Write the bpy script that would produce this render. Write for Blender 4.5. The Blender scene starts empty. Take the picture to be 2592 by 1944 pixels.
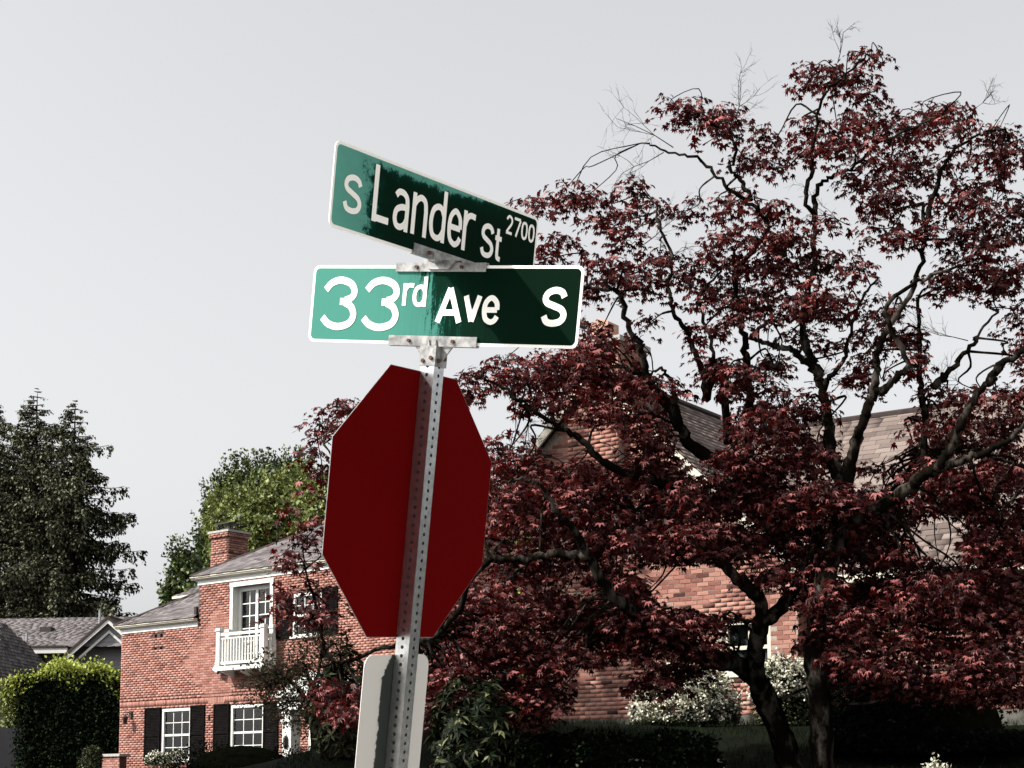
import bpy, math, random
import numpy as np
from mathutils import Vector, Matrix
random.seed(7)
rng = np.random.default_rng(7)
R = math.radians
scene = bpy.context.scene
col = scene.collection

# ------------------------------------------------------------------ camera
FPX, CX, HOR, PIT = 4200.0, 1296.0, 2020.0, R(6)
CAM = np.array([0.0, 0.0, 1.6])
cam_d = bpy.data.cameras.new('camera')
cam = bpy.data.objects.new('camera', cam_d)
col.objects.link(cam)
cam_d.sensor_width = 36
cam_d.lens = FPX / 2592 * 36
CYP = HOR - FPX * math.tan(PIT)
cam_d.shift_y = (CYP - 972) / 2592
cam_d.clip_start, cam_d.clip_end = 0.1, 3000
cam.location = CAM
cam.rotation_euler = (R(90) + PIT, 0, 0)
scene.camera = cam

# ------------------------------------------------------------------ sky and sun
SUN_EL = R(41)
SH = Vector((-0.965, -0.26, 0)).normalized()
world = bpy.data.worlds.new('World')
scene.world = world
world.use_nodes = True
wn = world.node_tree
for n in list(wn.nodes):
    wn.nodes.remove(n)
sky = wn.nodes.new('ShaderNodeTexSky')
sky.sky_type = 'NISHITA'
sky.sun_disc = False
sky.sun_elevation = SUN_EL
sky.sun_rotation = math.atan2(SH.x, SH.y)
sky.air_density, sky.dust_density, sky.ozone_density = 1.0, 4.0, 1.0
hs = wn.nodes.new('ShaderNodeHueSaturation')
hs.inputs['Saturation'].default_value = 0.11
bg = wn.nodes.new('ShaderNodeBackground')
bg.inputs['Strength'].default_value = 0.15
wo = wn.nodes.new('ShaderNodeOutputWorld')
hz = wn.nodes.new('ShaderNodeMix')
hz.data_type = 'RGBA'
hz.inputs[0].default_value = 0.3
hz.inputs[7].default_value = (2.75, 2.8, 2.85, 1)
wn.links.new(sky.outputs[0], hz.inputs[6])
wn.links.new(hz.outputs[2], hs.inputs['Color'])
wn.links.new(hs.outputs[0], bg.inputs[0])
wn.links.new(bg.outputs[0], wo.inputs[0])

sun_d = bpy.data.lights.new('sun', 'SUN')
sun_d.energy = 4.9
sun_d.angle = R(0.53)
sun_d.color = (1.0, 0.95, 0.87)
sun = bpy.data.objects.new('sun', sun_d)
col.objects.link(sun)
sdir = Vector((SH.x * math.cos(SUN_EL), SH.y * math.cos(SUN_EL), math.sin(SUN_EL)))
sun.rotation_euler = sdir.to_track_quat('Z', 'Y').to_euler()
sun.location = (-20, -10, 30)

vs = scene.view_settings
vs.view_transform = 'Standard'
vs.look = 'None'
vs.exposure = 0.74
vs.gamma = 1.0
vs.use_curve_mapping = False
scene.cycles.max_bounces = 6
scene.cycles.transparent_max_bounces = 12


# ------------------------------------------------------------------ helpers
def at(x, y, Y):
    """World point at depth Y that a place in the 2592 px wide photograph looks at."""
    u = -(y - CYP) / FPX
    c, s = math.cos(PIT), math.sin(PIT)
    d = np.array([(x - CX) / FPX, c - u * s, s + u * c])
    return CAM + d * (Y / d[1])


def tag(o, label=None, cat=None, group=None, kind=None):
    if label: o['label'] = label
    if cat: o['category'] = cat
    if group: o['group'] = group
    if kind: o['kind'] = kind
    return o


def empty(name, loc=(0, 0, 0), rz=0.0):
    o = bpy.data.objects.new(name, None)
    o.empty_display_size = 0.2
    o.location = loc
    o.rotation_euler = (0, 0, rz)
    col.objects.link(o)
    return o


def link(name, me, m=None, parent=None, smooth=False):
    if m is not None and not me.materials:
        me.materials.append(m)
    if smooth:
        me.polygons.foreach_set('use_smooth', np.ones(len(me.polygons), bool))
    o = bpy.data.objects.new(name, me)
    col.objects.link(o)
    if parent is not None:
        o.parent = parent
    return o


class MB:
    """Collects quads, boxes and tubes, then links them as one mesh object."""
    def __init__(self):
        self.v, self.f = [], []

    def poly(self, pts):
        b = len(self.v)
        self.v += [tuple(p) for p in pts]
        self.f.append(tuple(range(b, b + len(pts))))
        return self

    def box(self, x0, x1, y0, y1, z0, z1, M=None):
        b = len(self.v)
        p = [(x0, y0, z0), (x1, y0, z0), (x1, y1, z0), (x0, y1, z0), (x0, y0, z1), (x1, y0, z1), (x1, y1, z1), (x0, y1, z1)]
        if M is not None:
            p = [tuple(M @ Vector(q)) for q in p]
        self.v += p
        for q in ((0, 3, 2, 1), (4, 5, 6, 7), (0, 1, 5, 4), (1, 2, 6, 5), (2, 3, 7, 6), (3, 0, 4, 7)):
            self.f.append(tuple(b + i for i in q))
        return self

    def prism(self, pts, y0, y1, M=None):
        """Outline in (x, z), extruded from y0 to y1."""
        n = len(pts)
        b = len(self.v)
        p = [(x, y0, z) for x, z in pts] + [(x, y1, z) for x, z in pts]
        if M is not None:
            p = [tuple(M @ Vector(q)) for q in p]
        self.v += p
        self.f.append(tuple(b + i for i in range(n)))
        self.f.append(tuple(b + n + i for i in reversed(range(n))))
        for i in range(n):
            j = (i + 1) % n
            self.f.append((b + j, b + i, b + n + i, b + n + j))
        return self

    def tube(self, pts, rad, k=7, cap=True):
        pts = [np.asarray(p, float) for p in pts]
        n = len(pts)
        b = len(self.v)
        ref = None
        for i in range(n):
            t = pts[min(i + 1, n - 1)] - pts[max(i - 1, 0)]
            t = t / (np.linalg.norm(t) + 1e-9)
            if ref is None:
                ref = np.cross(t, [0.3, 0.9, 0.1])
            ref = ref - t * (ref @ t)
            ref /= np.linalg.norm(ref) + 1e-9
            w = np.cross(t, ref)
            for j in range(k):
                a = 2 * math.pi * j / k
                self.v.append(tuple(pts[i] + rad[i] * (math.cos(a) * ref + math.sin(a) * w)))
        for i in range(n - 1):
            for j in range(k):
                a, c = b + i * k + j, b + i * k + (j + 1) % k
                self.f.append((a, c, c + k, a + k))
        if cap:
            self.f.append(tuple(b + j for j in reversed(range(k))))
            self.f.append(tuple(b + (n - 1) * k + j for j in range(k)))
        return self

    def mesh(self, name):
        me = bpy.data.meshes.new(name)
        me.from_pydata(self.v, [], self.f)
        me.update()
        return me

    def build(self, name, m, parent=None, smooth=False):
        return link(name, self.mesh(name), m, parent, smooth)


def crom(pts, n=6):
    """Catmull-Rom through points."""
    p = [np.asarray(q, float) for q in pts]
    p = [2 * p[0] - p[1]] + p + [2 * p[-1] - p[-2]]
    out = []
    for i in range(1, len(p) - 2):
        for k in range(n):
            t = k / n
            out.append(0.5 * (2 * p[i] + (p[i + 1] - p[i - 1]) * t + (2 * p[i - 1] - 5 * p[i] + 4 * p[i + 1] - p[i + 2]) * t * t
                              + (3 * p[i] - p[i - 1] - 3 * p[i + 1] + p[i + 2]) * t ** 3))
    out.append(p[-2])
    return out


def scatter(name, tv, tf, P, D, N, S, curl=0.0):
    """Mesh with one copy of a small template (tv, tf) per point: D tip direction, N face normal, S size."""
    P, D, N = (np.asarray(a, float) for a in (P, D, N))
    S = np.broadcast_to(np.asarray(S, float), (len(P),))
    y = D / (np.linalg.norm(D, axis=1, keepdims=True) + 1e-9)
    z = N - y * (N * y).sum(1, keepdims=True)
    z /= np.linalg.norm(z, axis=1, keepdims=True) + 1e-9
    x = np.cross(y, z)
    tv = np.asarray(tv, float)
    cz = (1 + curl * rng.normal(size=(len(P), 1, 1))) if curl else 1.0
    wx = (1 + .35 * curl * rng.normal(size=(len(P), 1, 1)).clip(-1.6, 1.6)) if curl else 1.0
    V = (P[:, None] + S[:, None, None] * (tv[None, :, 0:1] * wx * x[:, None] + tv[None, :, 1:2] * y[:, None] + tv[None, :, 2:3] * cz * z[:, None])).reshape(-1, 3)
    tf = np.asarray(tf, int)
    F = (tf[None] + (np.arange(len(P)) * len(tv))[:, None, None]).reshape(-1, tf.shape[1])
    return fast_mesh(name, V, F)


def fast_mesh(name, V, F):
    me = bpy.data.meshes.new(name)
    me.vertices.add(len(V))
    me.vertices.foreach_set('co', np.ascontiguousarray(V, np.float32).ravel())
    k = F.shape[1]
    me.loops.add(F.size)
    me.loops.foreach_set('vertex_index', np.ascontiguousarray(F, np.int32).ravel())
    me.polygons.add(len(F))
    me.polygons.foreach_set('loop_start', np.arange(0, F.size, k, dtype=np.int32))
    me.polygons.foreach_set('loop_total', np.full(len(F), k, np.int32))
    me.update(calc_edges=True)
    me.validate()
    return me


def unit(a):
    return a / (np.linalg.norm(a, axis=-1, keepdims=True) + 1e-9)


# ------------------------------------------------------------------ materials
def nt(name):
    m = bpy.data.materials.new(name)
    m.use_nodes = True
    t = m.node_tree
    for n in list(t.nodes):
        t.nodes.remove(n)
    out = t.nodes.new('ShaderNodeOutputMaterial')
    return m, t, out


def ramp(t, fac, cols):
    r = t.nodes.new('ShaderNodeValToRGB')
    el = r.color_ramp.elements
    while len(el) < len(cols):
        el.new(0.5)
    for i, (p, c) in enumerate(cols):
        el[i].position = p
        el[i].color = (*c, 1)
    t.links.new(fac, r.inputs[0])
    return r.outputs[0]


def noise(t, scale, detail=4, rough=0.6, coord='Object', stretch=None, dist=0.0):
    tc = t.nodes.new('ShaderNodeTexCoord')
    o = tc.outputs[coord]
    if stretch:
        mp = t.nodes.new('ShaderNodeMapping')
        mp.inputs['Scale'].default_value = stretch
        t.links.new(o, mp.inputs[0])
        o = mp.outputs[0]
    n = t.nodes.new('ShaderNodeTexNoise')
    n.inputs['Scale'].default_value = scale
    n.inputs['Detail'].default_value = detail
    n.inputs['Roughness'].default_value = rough
    n.inputs['Distortion'].default_value = dist
    t.links.new(o, n.inputs['Vector'])
    return n.outputs[0]


def rand_piece(t):
    """Random number per separate piece, whether it is an object or an island of a joined mesh."""
    g = t.nodes.new('ShaderNodeNewGeometry')
    oi = t.nodes.new('ShaderNodeObjectInfo')
    a = t.nodes.new('ShaderNodeMath')
    a.operation = 'ADD'
    t.links.new(g.outputs['Random Per Island'], a.inputs[0])
    t.links.new(oi.outputs['Random'], a.inputs[1])
    f = t.nodes.new('ShaderNodeMath')
    f.operation = 'FRACT'
    t.links.new(a.outputs[0], f.inputs[0])
    return f.outputs[0]


def bsdf(t, colour, rough=0.7, spec=0.3, metal=0.0):
    b = t.nodes.new('ShaderNodeBsdfPrincipled')
    if isinstance(colour, tuple):
        b.inputs['Base Color'].default_value = (*colour, 1)
    else:
        t.links.new(colour, b.inputs['Base Color'])
    b.inputs['Roughness'].default_value = rough
    b.inputs['Specular IOR Level'].default_value = spec
    b.inputs['Metallic'].default_value = metal
    return b


def bump(t, b, h, strength=0.3, dist=0.01):
    bp = t.nodes.new('ShaderNodeBump')
    bp.inputs['Strength'].default_value = strength
    bp.inputs['Distance'].default_value = dist
    t.links.new(h, bp.inputs['Height'])
    t.links.new(bp.outputs[0], b.inputs['Normal'])


def mat_noise(name, c0, c1, scale=8, rough=0.7, spec=0.3, metal=0.0, bs=0.2, bd=0.01, stretch=None, detail=5, p0=0.35, p1=0.65):
    m, t, out = nt(name)
    n = noise(t, scale, detail, stretch=stretch)
    b = bsdf(t, ramp(t, n, [(p0, c0), (p1, c1)]), rough, spec, metal)
    if bs:
        bump(t, b, n, bs, bd)
    t.links.new(b.outputs[0], out.inputs[0])
    return m


def mat_pieces(name, cols, scale=30, amt=0.34, rough=0.85, spec=0.2, bs=0.3, bd=0.004):
    """Colour drawn per piece from a ramp, with grain on top."""
    m, t, out = nt(name)
    c = ramp(t, rand_piece(t), cols)
    n = noise(t, scale, 5)
    big = noise(t, 0.9, 3)
    ad = t.nodes.new('ShaderNodeMath')
    ad.operation = 'ADD'
    t.links.new(n, ad.inputs[0])
    t.links.new(big, ad.inputs[1])
    mr = t.nodes.new('ShaderNodeMapRange')
    mr.inputs[1].default_value, mr.inputs[2].default_value = 0.6, 1.4
    mr.inputs[3].default_value, mr.inputs[4].default_value = 1 - amt, 1 + amt
    t.links.new(ad.outputs[0], mr.inputs[0])
    mx = t.nodes.new('ShaderNodeVectorMath')
    mx.operation = 'SCALE'
    t.links.new(c, mx.inputs[0])
    t.links.new(mr.outputs[0], mx.inputs['Scale'])
    b = bsdf(t, mx.outputs[0], rough, spec)
    bump(t, b, n, bs, bd)
    t.links.new(b.outputs[0], out.inputs[0])
    return m


def mat_leaf(name, cols, rough=0.5, spec=0.4, trans=0.25, tcol=None):
    m, t, out = nt(name)
    c = ramp(t, rand_piece(t), cols)
    b = bsdf(t, c, rough, spec)
    tr = t.nodes.new('ShaderNodeBsdfTranslucent')
    if tcol:
        tr.inputs[0].default_value = (*tcol, 1)
    else:
        t.links.new(c, tr.inputs[0])
    mx = t.nodes.new('ShaderNodeMixShader')
    mx.inputs[0].default_value = trans
    t.links.new(b.outputs[0], mx.inputs[1])
    t.links.new(tr.outputs[0], mx.inputs[2])
    t.links.new(mx.outputs[0], out.inputs[0])
    return m


def mat_glass(name, tint=(0.55, 0.6, 0.62)):
    m, t, out = nt(name)
    tr = t.nodes.new('ShaderNodeBsdfTransparent')
    tr.inputs[0].default_value = (*tint, 1)
    gl = t.nodes.new('ShaderNodeBsdfGlossy')
    gl.inputs['Roughness'].default_value = 0.03
    fr = t.nodes.new('ShaderNodeFresnel')
    fr.inputs[0].default_value = 1.5
    mx = t.nodes.new('ShaderNodeMixShader')
    t.links.new(fr.outputs[0], mx.inputs[0])
    t.links.new(tr.outputs[0], mx.inputs[1])
    t.links.new(gl.outputs[0], mx.inputs[2])
    t.links.new(mx.outputs[0], out.inputs[0])
    return m


def mat_sign(name, glare, teal):
    """Green sheeting, light painted in pale and streaked where glare (a node-building function) says so."""
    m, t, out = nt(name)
    f = glare(t)
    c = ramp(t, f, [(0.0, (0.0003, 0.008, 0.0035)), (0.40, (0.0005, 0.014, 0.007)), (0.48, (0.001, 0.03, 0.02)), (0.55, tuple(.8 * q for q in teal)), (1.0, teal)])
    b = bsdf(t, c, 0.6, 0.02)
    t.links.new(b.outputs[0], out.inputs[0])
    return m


def math_node(t, op, a, b):
    n = t.nodes.new('ShaderNodeMath')
    n.operation = op
    for i, v in enumerate((a, b)):
        if isinstance(v, (int, float)):
            n.inputs[i].default_value = v
        else:
            t.links.new(v, n.inputs[i])
    return n.outputs[0]


def obj_xyz(t):
    tc = t.nodes.new('ShaderNodeTexCoord')
    s = t.nodes.new('ShaderNodeSeparateXYZ')
    t.links.new(tc.outputs['Object'], s.inputs[0])
    return s.outputs


def glare_avenue(t):      # sunlit left end painted paler, with vertical streaks where it runs out
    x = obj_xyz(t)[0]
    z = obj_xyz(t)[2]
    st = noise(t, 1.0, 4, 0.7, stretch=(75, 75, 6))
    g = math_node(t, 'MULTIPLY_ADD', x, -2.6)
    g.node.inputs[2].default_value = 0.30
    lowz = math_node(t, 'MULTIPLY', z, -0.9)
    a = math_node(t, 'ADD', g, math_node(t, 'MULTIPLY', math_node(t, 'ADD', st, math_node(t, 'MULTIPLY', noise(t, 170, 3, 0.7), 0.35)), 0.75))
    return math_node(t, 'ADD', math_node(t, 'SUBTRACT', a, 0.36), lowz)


def glare_street(t):      # glare painted pale along the rim of the blade, lettered middle left dark
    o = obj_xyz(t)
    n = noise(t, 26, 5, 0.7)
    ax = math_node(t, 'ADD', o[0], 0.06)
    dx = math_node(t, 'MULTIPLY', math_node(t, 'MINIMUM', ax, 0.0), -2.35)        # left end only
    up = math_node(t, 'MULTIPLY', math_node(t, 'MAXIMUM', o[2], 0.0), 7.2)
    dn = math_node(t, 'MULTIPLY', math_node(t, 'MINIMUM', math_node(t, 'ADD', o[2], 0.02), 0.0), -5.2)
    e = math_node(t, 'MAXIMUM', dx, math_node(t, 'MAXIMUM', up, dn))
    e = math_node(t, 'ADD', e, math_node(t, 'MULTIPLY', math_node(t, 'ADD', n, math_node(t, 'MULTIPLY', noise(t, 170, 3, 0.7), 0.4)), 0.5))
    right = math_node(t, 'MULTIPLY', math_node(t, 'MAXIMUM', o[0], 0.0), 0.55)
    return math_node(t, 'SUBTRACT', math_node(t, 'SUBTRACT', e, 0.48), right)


MAT = {}
MAT['brick'] = mat_pieces('red_brick', [(0.0, (0.22, 0.09, 0.07)), (0.3, (0.31, 0.148, 0.118)), (0.7, (0.355, 0.185, 0.15)), (0.93, (0.27, 0.125, 0.10)), (1.0, (0.12, 0.05, 0.04))])
MAT['old_brick'] = mat_pieces('old_brick', [(0.0, (0.04, 0.016, 0.014)), (0.10, (0.17, 0.065, 0.052)), (0.4, (0.30, 0.14, 0.11)), (0.8, (0.36, 0.185, 0.145)), (0.93, (0.20, 0.08, 0.062)), (1.0, (0.32, 0.23, 0.19))])
MAT['mortar'] = mat_noise('brown_mortar', (0.035, 0.018, 0.015), (0.10, 0.055, 0.045), 25)
MAT['pale_mortar'] = mat_noise('pale_mortar', (0.24, 0.19, 0.16), (0.36, 0.30, 0.26), 25)
MAT['white'] = mat_noise('white_paint', (0.60, 0.60, 0.57), (0.68, 0.68, 0.65), 3, 0.5, 0.4, bs=0.05)
MAT['cream'] = mat_noise('cream_paint', (0.48, 0.45, 0.37), (0.58, 0.55, 0.46), 3, 0.55, 0.4, bs=0.05)
MAT['shutter'] = mat_noise('black_shutter_paint', (0.003, 0.0025, 0.0025), (0.007, 0.006, 0.006), 9, 0.85, 0.03, bs=0.05)
MAT['shingle'] = mat_pieces('grey_shingle', [(0.0, (0.07, 0.062, 0.064)), (0.5, (0.12, 0.108, 0.11)), (1.0, (0.165, 0.15, 0.152))], 40, 0.3, 0.9, 0.15)
MAT['tan_shingle'] = mat_pieces('tan_shingle', [(0.0, (0.10, 0.078, 0.070)), (0.5, (0.155, 0.122, 0.110)), (1.0, (0.205, 0.165, 0.15))], 40, 0.22, 0.9, 0.15)
MAT['underlay'] = mat_noise('roof_underlay', (0.02, 0.018, 0.018), (0.04, 0.035, 0.035), 20, 0.9)
MAT['dark_edge'] = mat_noise('dark_roof_edge', (0.02, 0.012, 0.010), (0.035, 0.022, 0.02), 8)
MAT['glass'] = mat_glass('window_glass')
MAT['blind'] = mat_noise('pale_blind', (0.60, 0.60, 0.56), (0.68, 0.68, 0.64), 2, bs=0)
MAT['curtain'] = mat_noise('grey_curtain', (0.10, 0.10, 0.105), (0.24, 0.24, 0.24), 5, stretch=(6, 6, 0.3), bs=0)
MAT['iron'] = mat_noise('black_iron', (0.012, 0.011, 0.010), (0.03, 0.022, 0.018), 30, 0.55, 0.4)
MAT['lead'] = mat_noise('grey_flashing', (0.22, 0.23, 0.26), (0.36, 0.37, 0.40), 10, 0.5, 0.4, 0.3)
MAT['siding'] = mat_pieces('grey_siding', [(0.0, (0.21, 0.205, 0.215)), (1.0, (0.25, 0.245, 0.255))], 12, 0.1, 0.7)
MAT['concrete'] = mat_noise('concrete', (0.27, 0.26, 0.245), (0.38, 0.37, 0.35), 14)
MAT['dark_concrete'] = mat_noise('dark_foundation', (0.03, 0.032, 0.025), (0.12, 0.115, 0.10), 6)  # foundation concrete, mottled and darker than the plain concrete
MAT['clay'] = mat_noise('clay_flue', (0.42, 0.22, 0.16), (0.54, 0.31, 0.23), 9)
m_, t_, o_ = nt('grey_plate_shade_band')  # post's shade and reflection painted on the plate as a dark band
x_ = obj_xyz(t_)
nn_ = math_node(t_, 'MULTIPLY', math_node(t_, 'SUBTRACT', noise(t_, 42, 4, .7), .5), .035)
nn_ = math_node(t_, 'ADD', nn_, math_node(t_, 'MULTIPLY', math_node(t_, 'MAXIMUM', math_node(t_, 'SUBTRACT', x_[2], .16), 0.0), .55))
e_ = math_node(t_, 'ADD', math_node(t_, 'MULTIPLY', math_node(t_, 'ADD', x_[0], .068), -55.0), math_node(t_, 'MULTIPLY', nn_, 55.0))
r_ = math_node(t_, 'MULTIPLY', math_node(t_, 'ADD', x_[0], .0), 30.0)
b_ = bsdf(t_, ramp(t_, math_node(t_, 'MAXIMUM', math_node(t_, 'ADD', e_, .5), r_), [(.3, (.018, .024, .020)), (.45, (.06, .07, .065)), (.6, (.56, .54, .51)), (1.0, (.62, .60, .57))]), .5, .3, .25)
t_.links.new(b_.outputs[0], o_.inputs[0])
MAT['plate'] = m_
MAT['galv'] = mat_noise('galvanized_steel', (0.46, 0.47, 0.48), (0.66, 0.67, 0.68), 55, 0.27, 0.5, 0.97, bs=0.05, bd=0.001)
MAT['bright_galv'] = mat_noise('bright_bracket_metal', (0.13, 0.13, 0.13), (0.34, 0.34, 0.335), 38, 0.45, 0.5, 0.6, bs=0.08, bd=0.001)
MAT['rust'] = mat_noise('rusty_bolt', (0.045, 0.018, 0.014), (0.12, 0.05, 0.04), 200, 0.7, 0.3, 0.2)
MAT['hole'] = mat_noise('tube_inside', (0.015, 0.013, 0.013), (0.03, 0.026, 0.026), 60, 0.8)
MAT['red'] = mat_noise('dark_red_sign_paint', (0.092, 0.0004, 0.0006), (0.10, 0.0005, 0.0008), 2.2, 0.75, 0.02, bs=0)
MAT['legend'] = mat_noise('white_sheeting', (0.84, 0.83, 0.79), (0.88, 0.87, 0.83), 40, 0.45, 0.3, bs=0)
MAT['sign_avenue'] = mat_sign('green_sheeting_avenue', glare_avenue, (0.055, 0.205, 0.165))
MAT['sign_street'] = mat_sign('green_sheeting_street', glare_street, (0.105, 0.335, 0.275))
MAT['bark'] = mat_noise('grey_maple_bark', (0.005, 0.004, 0.003), (0.085, 0.073, 0.062), 7, 1.0, 0.0, bs=0.7, bd=0.02, stretch=(1, 1, 0.45), p0=0.50, p1=0.74)
MAT['dark_bark'] = mat_noise('brown_bark', (0.012, 0.008, 0.006), (0.04, 0.03, 0.024), 9, 1.0, 0.0, bs=0.6, bd=0.02, stretch=(1, 1, 0.3))
MAT['maple_leaf'] = mat_leaf('red_maple_leaf', [(0.0, (0.010, 0.0006, 0.0008)), (0.56, (0.026, 0.0018, 0.002)), (0.68, (0.10, 0.018, 0.017)), (0.85, (0.23, 0.086, 0.085)), (1.0, (0.33, 0.105, 0.09))], 0.5, 0.22, 0.15, (0.13, 0.006, 0.004))
MAT['conifer'] = mat_leaf('grey_green_needles', [(0.0, (0.008, 0.010, 0.005)), (0.58, (0.022, 0.025, 0.013)), (0.70, (0.10, 0.105, 0.062)), (1.0, (0.22, 0.22, 0.15))], 0.8, 0.05, 0.1)
MAT['leaf_green'] = mat_leaf('mid_green_leaf', [(0.0, (0.012, 0.02, 0.006)), (0.55, (0.035, 0.055, 0.015)), (0.75, (0.10, 0.14, 0.035)), (1.0, (0.15, 0.19, 0.05))], 0.5, 0.4, 0.2)
MAT['leaf_bright'] = mat_leaf('bright_green_leaf', [(0.0, (0.025, 0.035, 0.010)), (0.45, (0.13, 0.16, 0.038)), (1.0, (0.27, 0.30, 0.085))], 0.5, 0.4, 0.25)
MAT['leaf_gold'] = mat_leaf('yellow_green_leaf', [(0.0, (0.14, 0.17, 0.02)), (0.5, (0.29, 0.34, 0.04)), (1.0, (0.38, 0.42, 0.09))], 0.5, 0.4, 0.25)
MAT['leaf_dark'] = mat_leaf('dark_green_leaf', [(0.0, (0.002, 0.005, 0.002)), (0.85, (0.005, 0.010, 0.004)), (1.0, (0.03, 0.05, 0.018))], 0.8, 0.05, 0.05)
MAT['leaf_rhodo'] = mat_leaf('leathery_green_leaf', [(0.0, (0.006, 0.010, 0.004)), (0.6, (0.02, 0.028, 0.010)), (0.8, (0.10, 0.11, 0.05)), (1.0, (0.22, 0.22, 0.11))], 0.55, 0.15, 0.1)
MAT['leaf_rhodo_shaded'] = mat_leaf('shaded_leathery_leaf', [(0.0, (0.003, 0.006, 0.002)), (0.82, (0.010, 0.016, 0.006)), (0.9, (0.09, 0.10, 0.045)), (1.0, (0.20, 0.20, 0.10))], 0.6, 0.1, 0.08)  # shaded copy of the rhododendron leaf: darker, few leaves coloured as lit
MAT['leaf_olive'] = mat_leaf('olive_brown_leaf', [(0.0, (0.05, 0.045, 0.022)), (0.6, (0.11, 0.095, 0.05)), (1.0, (0.17, 0.14, 0.08))], 0.6, 0.3, 0.2)
MAT['petal'] = mat_leaf('cream_white_petal', [(0.0, (0.60, 0.58, 0.46)), (1.0, (0.80, 0.79, 0.68))], 0.6, 0.2, 0.15)
MAT['core'] = mat_noise('dark_undergrowth', (0.004, 0.005, 0.003), (0.010, 0.011, 0.006), 8, 1.0, 0.0, bs=0)
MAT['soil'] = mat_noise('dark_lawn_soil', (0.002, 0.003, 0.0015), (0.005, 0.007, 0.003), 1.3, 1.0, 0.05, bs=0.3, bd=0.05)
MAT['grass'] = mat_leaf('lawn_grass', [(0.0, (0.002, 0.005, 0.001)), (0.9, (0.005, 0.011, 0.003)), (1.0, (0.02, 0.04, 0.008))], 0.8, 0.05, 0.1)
MAT['moss'] = mat_leaf('dead_leaves_brown', [(0.0, (0.03, 0.02, 0.014)), (1.0, (0.075, 0.055, 0.04))], 0.9, 0.1, 0.0)


# ------------------------------------------------------------------ ground
def sstep(a, b, x):
    t = np.clip((x - a) / (b - a), 0, 1)
    return t * t * (3 - 2 * t)


def gz(X, Y):
    return -.3 * (np.asarray(Y) < 3.5) + 1.82 * sstep(8, 17, Y) + 0.88 * sstep(18, 25, Y) * sstep(-5, -1, X)


gx = np.concatenate([[-900, -400, -150, -80], np.arange(-40, 41, 1.0), [80, 150, 400, 900]])
gy = np.concatenate([[-200, -60, -20], np.arange(-8, 71, 1.0), [90, 150, 400, 900, 1800]])
GX, GY = np.meshgrid(gx, gy)
GZ = gz(GX, GY)
near = (np.abs(GX) < 40) & (GY > 8) & (GY < 60)
GZ = GZ + near * 0.03 * np.sin(GX * 1.7) * np.cos(GY * 1.3)
V = np.stack([GX, GY, GZ], -1).reshape(-1, 3)
nx, ny = len(gx), len(gy)
ii = (np.arange(ny - 1)[:, None] * nx + np.arange(nx - 1)[None]).ravel()
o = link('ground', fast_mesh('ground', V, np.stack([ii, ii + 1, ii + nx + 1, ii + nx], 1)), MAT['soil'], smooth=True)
tag(o, kind='structure')

tag(MB().poly([(-60, -40, -.12), (60, -40, -.12), (60, 3.45, -.12), (-60, 3.45, -.12)]).build('road', MAT['concrete'], None), kind='structure')
tag(MB().poly([(-60, 3.61, .008), (60, 3.61, .008), (60, 7.6, .008), (-60, 7.6, .008)]).build('pavement', MAT['concrete'], None), kind='structure')
tag(MB().box(-60, 60, 3.45, 3.608, -.16, .01).build('kerb', MAT['concrete'], None), kind='structure')
n = 26000
gp = np.stack([rng.uniform(-3, 10, n), rng.uniform(14, 26, n), np.zeros(n)], 1)
gp[:, 2] = gz(gp[:, 0], gp[:, 1])
D = unit(np.stack([rng.normal(0, .35, n), rng.normal(0, .35, n), np.ones(n)], 1))
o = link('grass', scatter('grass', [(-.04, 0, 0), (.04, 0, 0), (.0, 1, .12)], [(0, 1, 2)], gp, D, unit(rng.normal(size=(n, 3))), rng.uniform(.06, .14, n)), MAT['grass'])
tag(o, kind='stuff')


# ------------------------------------------------------------------ house building kit (local frame: x along the front, y into the house, z up)
def wall_panel(mb, s0, s1, z0, z1, holes, y=0.0, depth=0.28):
    xs = sorted({s0, s1, *[h[0] for h in holes], *[h[1] for h in holes]})
    zs = sorted({z0, z1, *[h[2] for h in holes], *[h[3] for h in holes]})
    for i in range(len(xs) - 1):
        for j in range(len(zs) - 1):
            cx, cz = (xs[i] + xs[i + 1]) / 2, (zs[j] + zs[j + 1]) / 2
            if any(h[0] < cx < h[1] and h[2] < cz < h[3] for h in holes) or not (s0 < cx < s1 and z0 < cz < z1):
                continue
            mb.poly([(xs[i], y, zs[j]), (xs[i + 1], y, zs[j]), (xs[i + 1], y, zs[j + 1]), (xs[i], y, zs[j + 1])])
    for a, b, c, d in holes:
        mb.poly([(a, y, c), (a, y, d), (a, y + depth, d), (a, y + depth, c)])
        mb.poly([(b, y, d), (b, y, c), (b, y + depth, c), (b, y + depth, d)])
        mb.poly([(a, y, d), (b, y, d), (b, y + depth, d), (a, y + depth, d)])
        mb.poly([(b, y, c), (a, y, c), (a, y + depth, c), (b, y + depth, c)])


def unit_block(name, m):
    """Unit box with no back face (y in 0..1 is depth, front at y=0)."""
    me = bpy.data.meshes.new(name)
    v = [(0, 0, 0), (1, 0, 0), (1, 1, 0), (0, 1, 0), (0, 0, 1), (1, 0, 1), (1, 1, 1), (0, 1, 1)]
    f = [(0, 1, 5, 4), (1, 2, 6, 5), (3, 0, 4, 7), (4, 5, 6, 7), (0, 3, 2, 1)]
    me.from_pydata(v, [], f)
    me.materials.append(m)
    return me


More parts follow.
